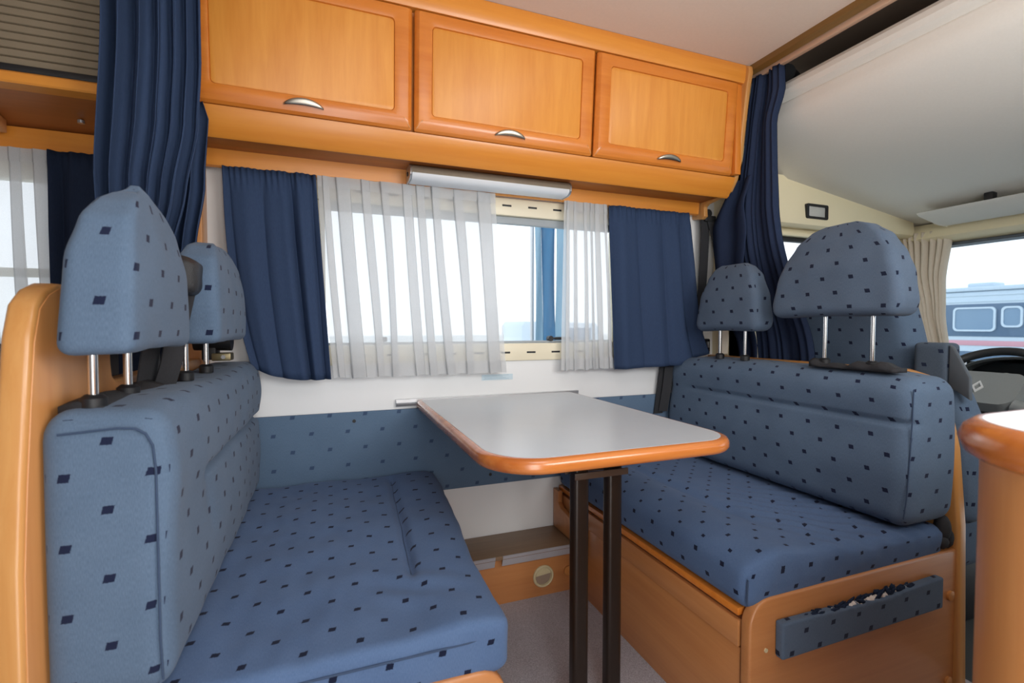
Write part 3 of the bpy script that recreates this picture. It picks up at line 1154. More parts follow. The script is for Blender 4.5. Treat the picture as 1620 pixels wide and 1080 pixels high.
LE2 = [(0, -0.345), (1, -0.40)]
RE2 = [(0, -0.300), (0.08, -0.283), (0.4, -0.284), (0.65, -0.306), (0.85, -0.330), (1, -0.345)]


def divider2(s, t):
    z = lerp(1.585, 1.0, t)
    x = lerp(curve(LE2, t), curve(RE2, t), s)
    a = 2 * math.pi * 2.6 * s
    y = lerp(1.485, 1.43, min(1, t * 3)) + 0.012 * math.cos(a + 0.6) * min(1, 0.2 + 2 * t) + 0.02 * (1 - s)
    return (x + 0.004 * math.sin(a), y, z)


tag(link_sheets('divider_curtain', [sheet('a', divider, 150, 40, 'navy', thick=0.0015), sheet('b', divider2, 60, 24, 'navy', thick=0.0015)], 'navy'),
    'tall gathered navy divider curtain left of the overhead cabinet', 'curtain')

# tall divider curtain towards the cab at the right
YL = [(0, 1.495), (0.1, 1.515), (0.4, 1.565), (0.6, 1.545), (1, 1.50)]
YR = [(0, 1.372), (0.07, 1.368), (0.15, 1.402), (0.4, 1.388), (0.62, 1.345), (0.85, 1.285), (1, 1.26)]


def rdiv(s, t):
    z = lerp(1.985, 0.70, t)
    y = lerp(curve(YL, t), curve(YR, t), s)
    a = 2 * math.pi * 4.4 * (s + 0.06 * math.sin(5 * s) + 0.06 * t * math.sin(4 * s + 2))
    A = 0.016 * (1 - 0.2 * t)
    x = 1.605 + 0.075 * float(sm(t, 0.5, 0.82)) - A * cusp(a) + 0.004 * math.sin(2.6 * a) + 0.018 * math.exp(-((s - 0.45 - 0.25 * t) / 0.12) ** 2)
    return (x, y + 0.008 * math.sin(a), z)


def rdiv2(s, t):
    z = lerp(1.60, 0.75, t)
    yl = curve([(0, 1.60), (0.2, 1.700), (0.55, 1.672), (1, 1.62)], t)
    yr = curve([(0, 1.48), (0.12, 1.515), (0.25, 1.50), (0.5, 1.52), (1, 1.52)], t)
    y = lerp(yl, yr, s)
    x = 1.585 + 0.09 * float(sm(t, 0.5, 0.82)) + 0.010 * math.cos(2 * math.pi * 1.6 * s + 1.0) - 0.012 * math.exp(-((s - 1) / 0.12) ** 2)
    return (x, y, z)


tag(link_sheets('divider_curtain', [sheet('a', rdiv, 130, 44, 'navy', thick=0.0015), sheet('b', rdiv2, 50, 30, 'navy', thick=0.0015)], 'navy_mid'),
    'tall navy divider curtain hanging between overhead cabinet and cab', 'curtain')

# beige cab curtain bunched at the windscreen pillar
BL_ = [(0, 1.625), (0.3, 1.60), (0.65, 1.545), (1, 1.50)]
BR_ = [(0, 1.425), (0.4, 1.452), (0.7, 1.45), (1, 1.43)]


def cabc(s, t):
    z = lerp(1.462, 0.88, t)
    y = lerp(curve(BL_, t), curve(BR_, t), s)
    a = 2 * math.pi * 7.3 * (s + 0.04 * math.sin(6 * s) + 0.05 * t * math.sin(3 * s))
    A = 0.018
    x = 2.745 + 0.028 * s + A * math.cos(a) * (1 - 0.2 * t) + 0.02 * math.exp(-((s - 0.6) / 0.1) ** 2) * t + (0.004 * math.sin(3.1 * a) if t < 0.08 else 0)
    return (x, y + 0.006 * math.sin(a), z)


cb = tag(link_sheets('cab_curtain', [sheet('a', cabc, 190, 30, 'beige', thick=0.0015)], 'beige'),
         'beige pleated cab curtain gathered at the left edge of the windscreen', 'curtain')


# ------------------------------------------------------------------ dinette benches
def bench_end_right():
    b = thing('bench', 'right-hand orange wood dinette bench frame with torn fabric strip on its end', 'bench', (1.25, 1.28, 0.0))
    # long side below the cushion edge, facing the table
    box('side_panel', (0.876, 0.835, 0.0), (0.894, 1.755, 0.262), 'board_y', b, 0.001)
    box('side_rail', (0.868, 0.835, 0.266), (0.892, 1.745, 0.327), 'board_y', b, 0.002)
    box('groove', (0.880, 0.835, 0.258), (0.896, 1.745, 0.3385), 'groove', b, 0)
    box('edge_strip', (0.867, 0.835, 0.339), (0.90, 1.755, 0.357), 'frame', b, 0.002)
    # end panel with rounded top corner
    pl = [(0.868, 0.0), (1.645, 0.0), (1.645, 0.386), (1.0, 0.386)] + \
         [(0.868 + 0.06 + 0.06 * math.cos(R(a)), 0.326 + 0.06 * math.sin(R(a))) for a in (90, 105, 120, 135, 150, 165, 180)]
    pl[3] = (0.95, 0.386)
    prism('end_panel', pl, 1, 0.800, 0.829, M['board_x'], b, 0.006, 3)
    box('deck', (0.897, 0.832, 0.325), (1.60, 1.755, 0.345), 'board_x', b, 0)
    # upright backboard behind the back cushion, rounded towards the aisle
    pb = [(0.785, 0.0), (YW - 0.02, 0.0), (YW - 0.02, 0.872), (0.94, 0.872), (0.89, 0.858), (0.855, 0.82), (0.832, 0.76), (0.812, 0.66), (0.795, 0.45)]
    prism('backboard', pb, 0, 1.612, 1.648, M['edge'], b, 0.008, 3)
    for z in (0.262, 0.022):
        bm = bmesh.new()
        add_tube(bm, [(1.587, 0.800, z), (1.587, 0.7945, z), (1.587, 0.793, z)], [0.0135, 0.0135, 0.0105], 20)
        finish('cap', bm, 'woodplug', b, angle=40)
    tube('screw', [(0.914, 0.800, 0.27), (0.914, 0.7975, 0.27)], 0.005, 'ivory', b, 10)

    # padded strip on the end panel, torn along its top
    def fs(P, N, Q):
        P = P.copy()
        tear = np.exp(-((P[:, 0] - 1.245) / 0.17) ** 2)
        n = nz3(P, 60, 3.0)
        top = sm(Q[:, 2], 0.3, 1.0)
        P[:, 2] -= top * tear * (0.008 + 0.006 * n)
        P[:, 1] += top * tear * 0.004 * n
        return P
    sp_ = soft_box('padded_strip', (0.940, 0.777, 0.252), (1.518, 0.7995, 0.336), 0.006, (60, 2, 8), 'fabric_grey', b, fs)
    # frayed edges and wadding in the tear
    V, F = [], []
    rnd = random.Random(4)
    bm = bmesh.new()
    for k in range(34):
        x = 1.06 + 0.34 * k / 33
        hgt = 0.006 + 0.010 * math.exp(-((x - 1.30) / 0.09) ** 2) + rnd.uniform(-0.002, 0.003)
        bmesh.ops.create_icosphere(bm, subdivisions=1, radius=1, matrix=Matrix.Translation((x, 0.789 + rnd.uniform(-0.003, 0.002), 0.322 + rnd.uniform(-0.002, 0.003))) @ Matrix.Diagonal((0.010, 0.007, hgt, 1)))
    finish('wadding', bm, 'stuffing', sp_, smooth=True)
    bm = bmesh.new()
    for k in range(46):
        x = 1.02 + 0.38 * rnd.random()
        big = math.exp(-((x - 1.32) / 0.06) ** 2)
        hh = 0.004 + 0.009 * big * rnd.random() + rnd.uniform(0, 0.003)
        ln_ = rnd.uniform(0.008, 0.022)
        bmesh.ops.create_icosphere(bm, subdivisions=1, radius=1, matrix=Matrix.Translation((x, 0.7965 - rnd.uniform(0, 0.014), 0.331 + hh * 0.5 * big)) @ Matrix.Rotation(rnd.uniform(-0.7, 0.5), 4, 'Y') @ Matrix.Diagonal((ln_, 0.003, hh, 1)))
    finish('torn_edge', bm, 'navy_dark', sp_, smooth=True)
    # black cushion tie at the aisle end
    bm = bmesh.new()
    for (x, z, sx_, sz_) in ((1.575, 0.445, 0.022, 0.04), (1.590, 0.418, 0.018, 0.032), (1.567, 0.41, 0.02, 0.022)):
        bmesh.ops.create_icosphere(bm, subdivisions=2, radius=1, matrix=Matrix.Translation((x, 0.815, z)) @ Matrix.Diagonal((sx_, 0.02, sz_, 1)))
    finish('black_tie', bm, 'blackcloth', b, smooth=True)
    return b


bench_end_right()


def bench_left():
    b = thing('bench', 'left-hand orange wood dinette bench with tall curved backboard', 'bench', (0.0, 1.28, 0.0))
    # tall backboard, aisle end curved
    pb = [(0.748, 0.0), (1.70, 0.0), (1.70, 0.905), (1.075, 0.905), (1.06, 0.915), (1.055, 0.94), (1.05, 1.03), (1.03, 1.058), (0.90, 1.062), (0.862, 1.061), (0.832, 1.050), (0.808, 1.030),
          (0.792, 0.985), (0.780, 0.905), (0.766, 0.80), (0.755, 0.69)]
    pb = [(y + 0.018 if y < 0.9 else y, z) for y, z in pb]
    prism('backboard', pb, 0, -0.394, -0.362, M['edge'], b, 0.007, 3)
    pc = [(y + 0.006, z) if y < 1.0 else (y - 0.006, z) for y, z in pb]
    prism('backboard_face', [(y, max(0.0, z - 0.006)) for y, z in pc], 0, -0.3625, -0.3605, M['board'], b, 0.001)
    pl = [(-0.36, 0.0), (0.292, 0.0)] + [(0.292 - 0.055 + 0.055 * math.cos(R(a)), 0.394 - 0.055 + 0.055 * math.sin(R(a))) for a in (0, 15, 30, 45, 60, 75, 90)] + [(-0.36, 0.394)]
    prism('end_panel', pl, 1, 0.795, 0.822, M['board_x'], b, 0.007, 3)
    box('side_panel', (0.262, 0.823, 0.0), (0.282, 1.755, 0.35), 'board_y', b, 0.001)
    box('deck', (-0.358, 0.824, 0.352), (0.282, 1.755, 0.372), 'board_x', b, 0)
    return b


bench_left()


# ------------------------------------------------------------------ cushions
def seam_on(fn, pts, lo, hi, N, name, parent, lift=0.0006, r=0.0013):
    """A stitched line lying on a deformed cushion face."""
    P = np.array(pts, float)
    lo, hi = np.array(lo), np.array(hi)
    Q = (P - (lo + hi) / 2) / ((hi - lo) / 2)
    NN = np.tile(np.array(N, float), (len(P), 1))
    W = fn(P, NN, Q) + NN * lift
    return tube(name, [tuple(w) for w in W], r, 'seam', parent, 6)


def f_seat_left(P, N, Q):
    P = P.copy()
    x, y, z = P[:, 0].copy(), P[:, 1].copy(), P[:, 2].copy()
    top = sm(Q[:, 2], 0.2, 1.0) * (N[:, 2] > 0.2)
    # front roll parted from the seat by a stitched groove
    g = sm(y, 0.98, 1.06) * (1 - sm(y, 1.68, 1.74))
    P[:, 2] -= top * g * 0.017 * crease(x - 0.165 - 0.02 * (y - 1.3), 0.010)
    P[:, 2] += top * 0.007 * np.exp(-((x - 0.235) / 0.06) ** 2)
    P[:, 2] += top * 0.010 * np.exp(-((x - 0.0) / 0.14) ** 2 - ((y - 1.3) / 0.35) ** 2)
    # puckers where the groove ends
    P[:, 2] += top * 0.005 * np.sin((x * 0.6 + y) * 70) * np.exp(-((x - 0.16) / 0.09) ** 2 - ((y - 0.97) / 0.06) ** 2)
    P[:, 2] += top * 0.006 * nz3(P, 9, 2.0) + top * 0.0025 * nz3(P * np.array((1, 0.4, 1)), 30, 5.0)
    # front edge leans out towards the wall end, bulging face
    fr = sm(Q[:, 0], 0.3, 1.0)
    P[:, 0] += fr * (0.055 * sm(y, 0.85, 1.75) + 0.006 * nz3(P, 11, 9.0))
    P[:, 1] -= sm(-Q[:, 1], 0.9, 1.0) * 0.004 * (1 + nz3(P, 16, 4.0))
    return P


cl = thing('seat_cushion', 'blue dotted seat cushion lying on the left bench', 'cushion', (0.05, 1.28, 0.372))
soft_box('cover', (-0.350, 0.806, 0.374), (0.302, 1.752, 0.474), (0.04, 0.018, 0.02), (92, 70, 6), 'fabric_seat', cl, f_seat_left)
seam_on(f_seat_left, [(0.165 + 0.02 * (y - 1.3), y, 0.474) for y in np.linspace(1.04, 1.70, 30)], (-0.350, 0.806, 0.374), (0.302, 1.752, 0.474), (0, 0, 1), 'piping', cl)
tube('piping', [(-0.26, 0.8045, 0.446), (-0.05, 0.801, 0.448), (0.10, 0.800, 0.449), (0.22, 0.802, 0.448), (0.268, 0.808, 0.447)], 0.0018, 'seam', cl, 6)


def f_seat_right(P, N, Q):
    P = P.copy()
    x, y = P[:, 0].copy(), P[:, 1].copy()
    top = sm(Q[:, 2], 0.2, 1.0) * (N[:, 2] > 0.2)
    P[:, 2] += top * 0.016 * np.exp(-((x - 0.965) / 0.07) ** 2)
    P[:, 2] -= top * 0.013 * crease(x - 1.075, 0.02) * sm(y, 0.9, 1.1)
    P[:, 2] -= top * 0.012 * sm(x, 1.1, 1.35)
    wr_ = np.sin((y * 1.0 + (x - 1.1) * 0.9 + 0.02 * nz3(P, 12, 1.0)) * 95 + 3 * nz3(P, 7, 8.0))
    P[:, 2] += top * 0.0058 * wr_ * sm(x, 1.06, 1.18) * (1 - sm(x, 1.48, 1.58)) * np.exp(-((y - 1.0) / 0.22) ** 2)
    P[:, 2] += top * 0.004 * nz3(P, 10, 2.0)
    near = sm(-Q[:, 1], 0.86, 1.0) * sm(P[:, 2], 0.385, 0.42)
    P[:, 1] -= near * 0.004 * (1 + 1.2 * nz3(P * np.array((1, 1, 0.5)), 26, 6.0))
    P[:, 0] -= sm(-Q[:, 0], 0.6, 1.0) * 0.006 * np.sin(np.clip((P[:, 2] - 0.35) / 0.12, 0, 1) * 3.14)
    return P


cr = thing('seat_cushion', 'blue dotted wrinkled seat cushion lying on the right bench', 'cushion', (1.23, 1.28, 0.345))
soft_box('cover', (0.866, 0.806, 0.352), (1.585, 1.752, 0.470), (0.05, 0.028, 0.035), (58, 64, 8), 'fabric_seat', cr, f_seat_right)
tube('piping', [(0.864, 0.806, 0.378), (0.864, 0.806, 0.40), (0.8665, 0.807, 0.435)], 0.0018, 'seam', cr, 6)


def f_back_left(P, N, Q):
    P = P.copy()
    x, y, z = P[:, 0].copy(), P[:, 1].copy(), P[:, 2].copy()
    fr = sm(Q[:, 0], 0.0, 1.0) * (N[:, 0] > 0.1)
    g = sm(y, 0.98, 1.04)
    P[:, 0] -= fr * g * 0.019 * crease(z - 0.732 + 0.03 * (y - 1.2), 0.009)
    P[:, 0] += fr * 0.010 * np.exp(-((z - 0.80) / 0.06) ** 2)
    P[:, 0] += fr * 0.014 * np.exp(-((z - 0.62) / 0.09) ** 2 - ((y - 1.3) / 0.4) ** 2)
    P[:, 0] -= fr * 0.004 * crease(y - 1.02 - 0.25 * (0.72 - z), 0.02) * sm(z, 0.60, 0.66) * (1 - sm(z, 0.74, 0.76))
    P[:, 0] += fr * 0.005 * nz3(P, 8, 3.0)
    P[:, 2] += sm(Q[:, 2], 0.5, 1.0) * (0.004 * np.sin((y - 0.8) * 9) + 0.003 * nz3(P, 10, 1.0))
    P[:, 1] -= sm(-Q[:, 1], 0.95, 1.0) * 0.004 * (1 - Q[:, 2] ** 2)
    return P


bl = thing('back_cushion', 'tall blue dotted back cushion leaning on the left wooden backboard', 'cushion', (-0.28, 1.28, 0.474))
soft_box('cover', (-0.360, 0.803, 0.478), (-0.214, 1.748, 0.885), (0.032, 0.028, 0.04), (12, 70, 44), 'fabric', bl, f_back_left)
seam_on(f_back_left, [(-0.214, y, 0.732 - 0.03 * (y - 1.2)) for y in np.linspace(1.02, 1.73, 30)], (-0.360, 0.803, 0.478), (-0.214, 1.748, 0.885), (1, 0, 0), 'piping', bl)
seam_l = [(-0.335, 0.8025, 0.857), (-0.27, 0.8005, 0.862), (-0.250, 0.8005, 0.860), (-0.238, 0.801, 0.852), (-0.230, 0.801, 0.835), (-0.227, 0.801, 0.80), (-0.226, 0.799, 0.68), (-0.226, 0.800, 0.56), (-0.225, 0.804, 0.50)]
tube('piping', seam_l, 0.0016, 'seam', bl, 6)


def f_back_right(P, N, Q):
    P = P.copy()
    x, y, z = P[:, 0].copy(), P[:, 1].copy(), P[:, 2].copy()
    fr = sm(-Q[:, 0], 0.0, 1.0) * (N[:, 0] < -0.1)
    # raked face: lower edge forward
    P[:, 0] -= sm(-Q[:, 0], -1, 1) * 0.028 * (0.5 - (z - 0.48) / 0.39)
    g = 1 - sm(y, 1.56, 1.66)
    P[:, 0] += fr * g * 0.011 * crease(z - 0.745, 0.007)
    P[:, 0] -= fr * 0.010 * np.exp(-((z - 0.81) / 0.05) ** 2)
    P[:, 0] -= fr * 0.012 * np.exp(-((z - 0.63) / 0.09) ** 2)
    P[:, 0] += fr * 0.004 * nz3(P, 8, 6.0)
    P[:, 2] -= sm(Q[:, 2], 0.4, 1.0) * (0.010 * (1 - sm(y, 0.80, 0.95)) - 0.003 * nz3(P, 9, 1.0))
    P[:, 2] -= sm(Q[:, 2], 0.2, 1.0) * 0.012 * sm(y, 1.62, 1.75)
    P[:, 1] -= sm(-Q[:, 1], 0.9, 1.0) * 0.012 * (1 - 0.8 * Q[:, 2] ** 2)
    return P


br = thing('back_cushion', 'long blue dotted back cushion standing on the right bench', 'cushion', (1.48, 1.28, 0.46))
soft_box('cover', (1.398, 0.800, 0.468), (1.600, 1.748, 0.872), (0.045, 0.035, 0.045), (14, 72, 44), 'fabric', br, f_back_right)
seam_on(f_back_right, [(1.398, y, 0.745) for y in np.linspace(0.85, 1.60, 30)], (1.398, 0.800, 0.468), (1.600, 1.748, 0.872), (-1, 0, 0), 'piping', br)
tube('piping', [(1.412, 0.800, 0.835), (1.408, 0.799, 0.76), (1.398, 0.797, 0.66), (1.390, 0.798, 0.55), (1.388, 0.803, 0.50)], 0.0016, 'seam', br, 6)


# ------------------------------------------------------------------ headrests
def headrest(name, label, cx, yc, z0, z1, w0, th0, wprof, tprof, post_y, post_z, mat, lean=0.0, ypeak=0.0, sharp=0.0, px=0.0, rim=0.026):
    h = thing(name, label, 'headrest', (cx, yc, post_z))
    H = z1 - z0

    def f(P, N, Q):
        P = P.copy()
        t = np.clip((P[:, 2] - z0) / H, 0, 1)
        wq = np.array([curve(wprof, a) for a in t]) / wprof[0][1]
        tq = np.array([curve(tprof, a) for a in t]) / tprof[0][1]
        P[:, 1] = yc + ypeak * t ** 2 + (P[:, 1] - yc) * wq
        P[:, 0] = cx + lean * t + (P[:, 0] - cx) * tq
        # end faces dish and the face swells
        P[:, 0] += np.sign(Q[:, 0]) * sm(np.abs(Q[:, 0]), 0.5, 1) * 0.006 * (1 - Q[:, 1] ** 2) * (1 - Q[:, 2] ** 2)
        # pulled-up top
        d = np.sqrt(Q[:, 1] ** 2)
        P[:, 2] += sharp * sm(Q[:, 2], 0.55, 1.0) * np.maximum(0, 1 - d * 1.1)
        P[:, 2] -= 0.006 * sm(-Q[:, 2], 0.6, 1) * (1 - Q[:, 1] ** 2) * -0.6
        P += (N * (0.003 * nz3(P, 14, cx * 7 + yc)[:, None]))
        return P
    soft_box('cover', (cx - th0, yc - w0, z0), (cx + th0, yc + w0, z1), (rim, rim, rim), (10, 26, 26), mat, h, f)
    for py in post_y:
        tube('post', [(cx + px, py, post_z), (cx + px, py, z0 + 0.02)], 0.0062, 'chrome', h, 14)
        bm = bmesh.new()
        add_tube(bm, [(cx + px, py, post_z - 0.012), (cx + px, py, post_z + 0.004), (cx + px, py, post_z + 0.009)], [0.016, 0.016, 0.010], 16)
        finish('sleeve', bm, 'black', h, angle=40)
    return h


headrest('headrest', 'large near left headrest with pointed top, blue dotted cover', -0.287, 0.930, 0.962, 1.205, 0.146, 0.042,
         [(0, 0.146), (0.3, 0.145), (0.55, 0.136), (0.75, 0.114), (0.88, 0.083), (0.96, 0.046), (1, 0.014)], [(0, 0.042), (0.5, 0.038), (0.8, 0.030), (0.93, 0.021), (1, 0.008)],
         (0.848, 0.975), 0.895, 'fabric', lean=0.008, ypeak=-0.012, sharp=0.012, px=-0.025, rim=0.016)
headrest('headrest', 'far left headrest against the navy window curtain, blue dotted cover', -0.262, 1.362, 0.962, 1.188, 0.180, 0.046,
         [(0, 0.175), (0.3, 0.180), (0.6, 0.170), (0.8, 0.146), (0.93, 0.108), (1, 0.07)], [(0, 0.046), (0.5, 0.043), (0.8, 0.036), (1, 0.024)],
         (1.235, 1.425), 0.895, 'fabric', lean=0.004, ypeak=-0.03, px=-0.03, rim=0.018)
headrest('headrest', 'small right headrest in front of the navy divider curtain, blue dotted cover', 1.452, 1.448, 0.980, 1.238, 0.150, 0.045,
         [(0, 0.142), (0.15, 0.150), (0.5, 0.138), (0.8, 0.110), (0.93, 0.085), (1, 0.06)], [(0, 0.045), (0.5, 0.042), (0.8, 0.032), (1, 0.02)],
         (1.382, 1.506), 0.885, 'fabric_grey', lean=0.012)
headrest('headrest', 'wide rounded right headrest nearest the cab, blue dotted cover', 1.46, 1.040, 1.028, 1.312, 0.194, 0.055,
         [(0, 0.184), (0.15, 0.192), (0.4, 0.182), (0.62, 0.162), (0.82, 0.128), (0.94, 0.088), (1, 0.05)], [(0, 0.055), (0.5, 0.050), (0.8, 0.036), (1, 0.02)],
         (0.935, 1.078), 0.892, 'fabric_grey', lean=0.02, ypeak=0.0)

# black fabric flap round the sleeves of the wide headrest, and by the left one
bm = bmesh.new()
add_loops(bm, [[(1.425, y, 0.876 + 0.016 * abs(math.sin((y - 0.84) * 9)) ** 0.6 + dz) for dz in (0,)] for y in (0.84,)] if False else
          [[(1.44 + dx, y, 0.874 + dz * (0.45 + 0.8 * abs(math.sin((y - 0.8) * 14)) + 0.35 * math.sin(y * 93))) for dx, dz in ((-0.02, 0), (-0.02, 0.012), (0.0, 0.018), (0.03, 0.016), (0.03, 0))] for y in [0.850 + 0.0125 * k for k in range(21)]], True, True)
tag(finish('headrest_flap', bm, 'blackcloth', None, smooth=True), 'crumpled black cloth round the posts of the wide right headrest', 'cloth flap')
bm = bmesh.new()
add_loops(bm, [[(-0.325 + dx, y, 0.868 + dz * (0.7 + 0.3 * abs(math.sin((y - 0.8) * 15)))) for dx, dz in ((-0.022, 0), (-0.022, 0.026), (0.0, 0.032), (0.028, 0.022), (0.028, 0))] for y in [0.835 + 0.03 * k for k in range(10)]], True, True)
tag(finish('headrest_flap', bm, 'blackcloth', None, smooth=True), 'black cloth round the posts of the near left headrest', 'cloth flap')

# ------------------------------------------------------------------ seat belts
sb = thing('seat_belt', 'black seat belt with bulky guide between the two left headrests', 'seat belt', (-0.34, 1.2, 0.9))
box('belt_tower', (-0.445, 1.075, 0.40), (-0.397, 1.20, 0.985), 'black', sb, 0.006)


def f_guide(P, N, Q):
    P = P.copy()
    t = sm(Q[:, 1], -1, 1)
    P[:, 2] -= 0.012 * sm(Q[:, 0], -1, 1) * (Q[:, 2] > 0) * Q[:, 2]
    P[:, 0] += 0.010 * Q[:, 1] * 0
    return P


soft_box('belt_guide', (-0.315, 1.125, 1.062), (-0.245, 1.225, 1.150), (0.022, 0.022, 0.024), (6, 8, 8), 'blackrub', sb, f_guide)
strap('webbing', [(-0.272, 1.160, 1.07), (-0.283, 1.145, 1.00), (-0.290, 1.13, 0.93), (-0.300, 1.12, 0.885)], (0.6, 0.8, 0), 0.045, 0.003, 'blackcloth', sb)
strap('webbing', [(-0.300, 1.150, 1.07), (-0.315, 1.125, 1.00), (-0.322, 1.11, 0.93), (-0.325, 1.10, 0.885)], (0.3, 0.95, 0), 0.05, 0.003, 'blackcloth', sb)
box('bracket', (-0.337, 1.12, 1.066), (-0.316, 1.20, 1.10), 'black', sb, 0.003)
box('post', (-0.338, 1.13, 0.90), (-0.318, 1.165, 1.10), 'black', sb, 0.003)

rt = thing('belt_retractor', 'black belt retractor with brass plate under the far left headrest', 'seat belt', (-0.30, 1.62, 0.9))
tube('drum', [(-0.355, 1.60, 0.962), (-0.262, 1.60, 0.960)], 0.030, 'black', rt, 20)
box('plate', (-0.31, 1.575, 0.902), (-0.262, 1.625, 0.924), 'brass', rt, 0.003)
tube('bolt', [(-0.28, 1.574, 0.913), (-0.28, 1.569, 0.913)], 0.006, 'alu', rt, 6)
box('mount', (-0.335, 1.58, 0.905), (-0.30, 1.64, 0.965), 'black', rt, 0.003)

rb = thing('seat_belt', 'black seat belt hanging from the wall anchor right of the window', 'seat belt', (1.59, YW - 0.01, 1.5))
tube('anchor_bolt', [(1.585, YW - 0.001, 1.502), (1.585, YW - 0.05, 1.502)], 0.018, 'black', rb, 16)
box('anchor_loop', (1.556, YW - 0.062, 1.462), (1.618, YW - 0.038, 1.490), 'black', rb, 0.006)
strap('webbing', [(1.565, YW - 0.05, 1.475), (1.566, YW - 0.048, 1.38), (1.562, YW - 0.045, 1.25), (1.558, YW - 0.03, 1.0), (1.55, YW - 0.025, 0.9)], (1, 0, 0), 0.045, 0.003, 'blackcloth', rb)
strap('webbing', [(1.592, YW - 0.056, 1.475), (1.618, YW - 0.062, 1.38), (1.632, YW - 0.068, 1.27), (1.64, YW - 0.07, 1.15)], (0.85, 0, 0.2), 0.045, 0.003, 'blackcloth', rb)
rr_ = thing('belt_retractor', 'black and brass belt retractor with beige strap under the small right headrest', 'seat belt', (1.53, 1.68, 0.9))
box('housing', (1.500, 1.70, 0.884), (1.585, 1.745, 0.945), 'black', rr_, 0.006)
box('plate', (1.515, 1.685, 0.878), (1.56, 1.699, 0.892), 'brass', rr_, 0.003)
box('clip', (1.512, 1.688, 0.905), (1.525, 1.699, 0.932), 'alu', rr_, 0.002)
box('clip', (1.560, 1.688, 0.906), (1.571, 1.699, 0.933), 'alu', rr_, 0.002)
strap('beige_strap', [(1.560, 1.60, 0.99), (1.555, 1.59, 0.95), (1.540, 1.580, 0.885)], (0.73, -0.68, 0), 0.035, 0.006, 'beige', rr_)
lb = thing('lower_belt', 'black belt webbing against the wall beside the right back cushion', 'seat belt', (1.36, YW - 0.02, 0.7))
strap('webbing', [(1.372, YW - 0.03, 0.845), (1.362, YW - 0.026, 0.76), (1.345, YW - 0.02, 0.62)], (1, 0, 0), 0.046, 0.003, 'blackcloth', lb)
strap('webbing', [(1.385, YW - 0.045, 0.84), (1.376, YW - 0.04, 0.74), (1.362, YW - 0.032, 0.63)], (1, -0.3, 0), 0.04, 0.003, 'blackcloth', lb)
box('buckle', (1.355, YW - 0.05, 0.825), (1.395, YW - 0.022, 0.85), 'black', lb, 0.004)

# ------------------------------------------------------------------ dinette table
tb = thing('dinette_table', 'pale grey dinette table with orange wood edge on two dark legs', 'table', (0.61, 1.3, 0.0))
TX0, TX1, TY0, TY1, TZ = 0.292, 0.928, 0.868, YW - 0.016, 0.735


def tpoly(i):
    return rrect(TX0 + i, TX1 - i, TY0 + i, TY1 - (i * 0.3), (0.10 - i * 0.5, 0.02, 0.02, 0.125 - i * 0.5), 9)


bm = bmesh.new()
th = 0.033
add_loops(bm, [[(x, y, TZ - th) for x, y in tpoly(0.010)], [(x, y, TZ - th + 0.003) for x, y in tpoly(0.004)],
               [(x, y, TZ - th + 0.010) for x, y in tpoly(0.0)], [(x, y, TZ - 0.012) for x, y in tpoly(0.0)],
               [(x, y, TZ - 0.004) for x, y in tpoly(0.004)], [(x, y, TZ - 0.0005) for x, y in tpoly(0.012)], [(x, y, TZ - 0.0005) for x, y in tpoly(0.018)]], True, False)
finish('edge', bm, 'nosing', tb, angle=45)
bm = bmesh.new()
add_loops(bm, [[(x, y, TZ - 0.006) for x, y in tpoly(0.0165)], [(x, y, TZ) for x, y in tpoly(0.0165)]], False, True)
finish('top', bm, 'table', tb, angle=30)
for (x, y) in ((0.566, 1.035), (0.668, 1.047)):
    lg = prism('leg', rrect(x - 0.021, x + 0.021, y - 0.017, y + 0.017, 0.011, 5), 2, 0.0, TZ - th - 0.0005, M['brown_metal'], tb)
    prism('foot', rrect(x - 0.024, x + 0.024, y - 0.020, y + 0.020, 0.012, 5), 2, 0.0, 0.02, M['black'], lg)
br_ = box('brace', (0.543, 1.012, 0.634), (0.691, 1.017, 0.650), 'tape', tb, 0.001)
box('brace', (0.543, 1.064, 0.634), (0.691, 1.068, 0.650), 'tape', tb, 0.001)
box('leg_mount', (0.53, 0.99, TZ - th - 0.012), (0.70, 1.09, TZ - th - 0.001), 'brown_metal', tb, 0.002)
prism('wall_rail', [(YW - 0.001, 0.714), (YW - 0.015, 0.714), (YW - 0.017, 0.720), (YW - 0.011, 0.724), (YW - 0.015, 0.727), (YW - 0.015, 0.738), (YW - 0.001, 0.738)], 0, 0.222, 0.955, M['alu'], tb)

# ------------------------------------------------------------------ heater box on the floor under the table
hb = thing('heater_box', 'low wooden duct box with brown shelf top under the window table', 'cabinet', (0.7, 1.7, 0.0))
box('shelf', (0.30, 1.588, 0.176), (0.862, YW - 0.002, 0.190), 'dark_wood', hb, 0.001)
box('front', (0.30, 1.618, 0.0), (0.862, 1.634, 0.175), 'board_x', hb, 0.001)
prism('lip', [(1.588, 0.1905), (1.584, 0.1905), (1.597, 0.150), (1.600, 0.150)], 0, 0.566, 0.850, M['lipgrey'], hb)
prism('lip', [(1.588, 0.1905), (1.584, 0.1905), (1.597, 0.150), (1.600, 0.150)], 0, 0.42, 0.538, M['lipgrey'], hb)
bm = bmesh.new()
vx, vy, vz_ = 0.735, 1.618, 0.074
lps = []
for (r_, d_) in ((0.041, 0.0), (0.041, 0.005), (0.037, 0.009), (0.033, 0.008), (0.031, 0.002), (0.031, -0.004)):
    lps.append([(vx + r_ * math.cos(2 * math.pi * k / 32), vy - d_, vz_ + r_ * math.sin(2 * math.pi * k / 32)) for k in range(32)])
add_loops(bm, lps)
vent = finish('vent', bm, 'ivory', hb, angle=40)
tube('vent_hole', [(vx, vy - 0.0005, vz_), (vx, vy + 0.01, vz_)], 0.0315, 'darkvoid', vent, 28)
bm = bmesh.new()
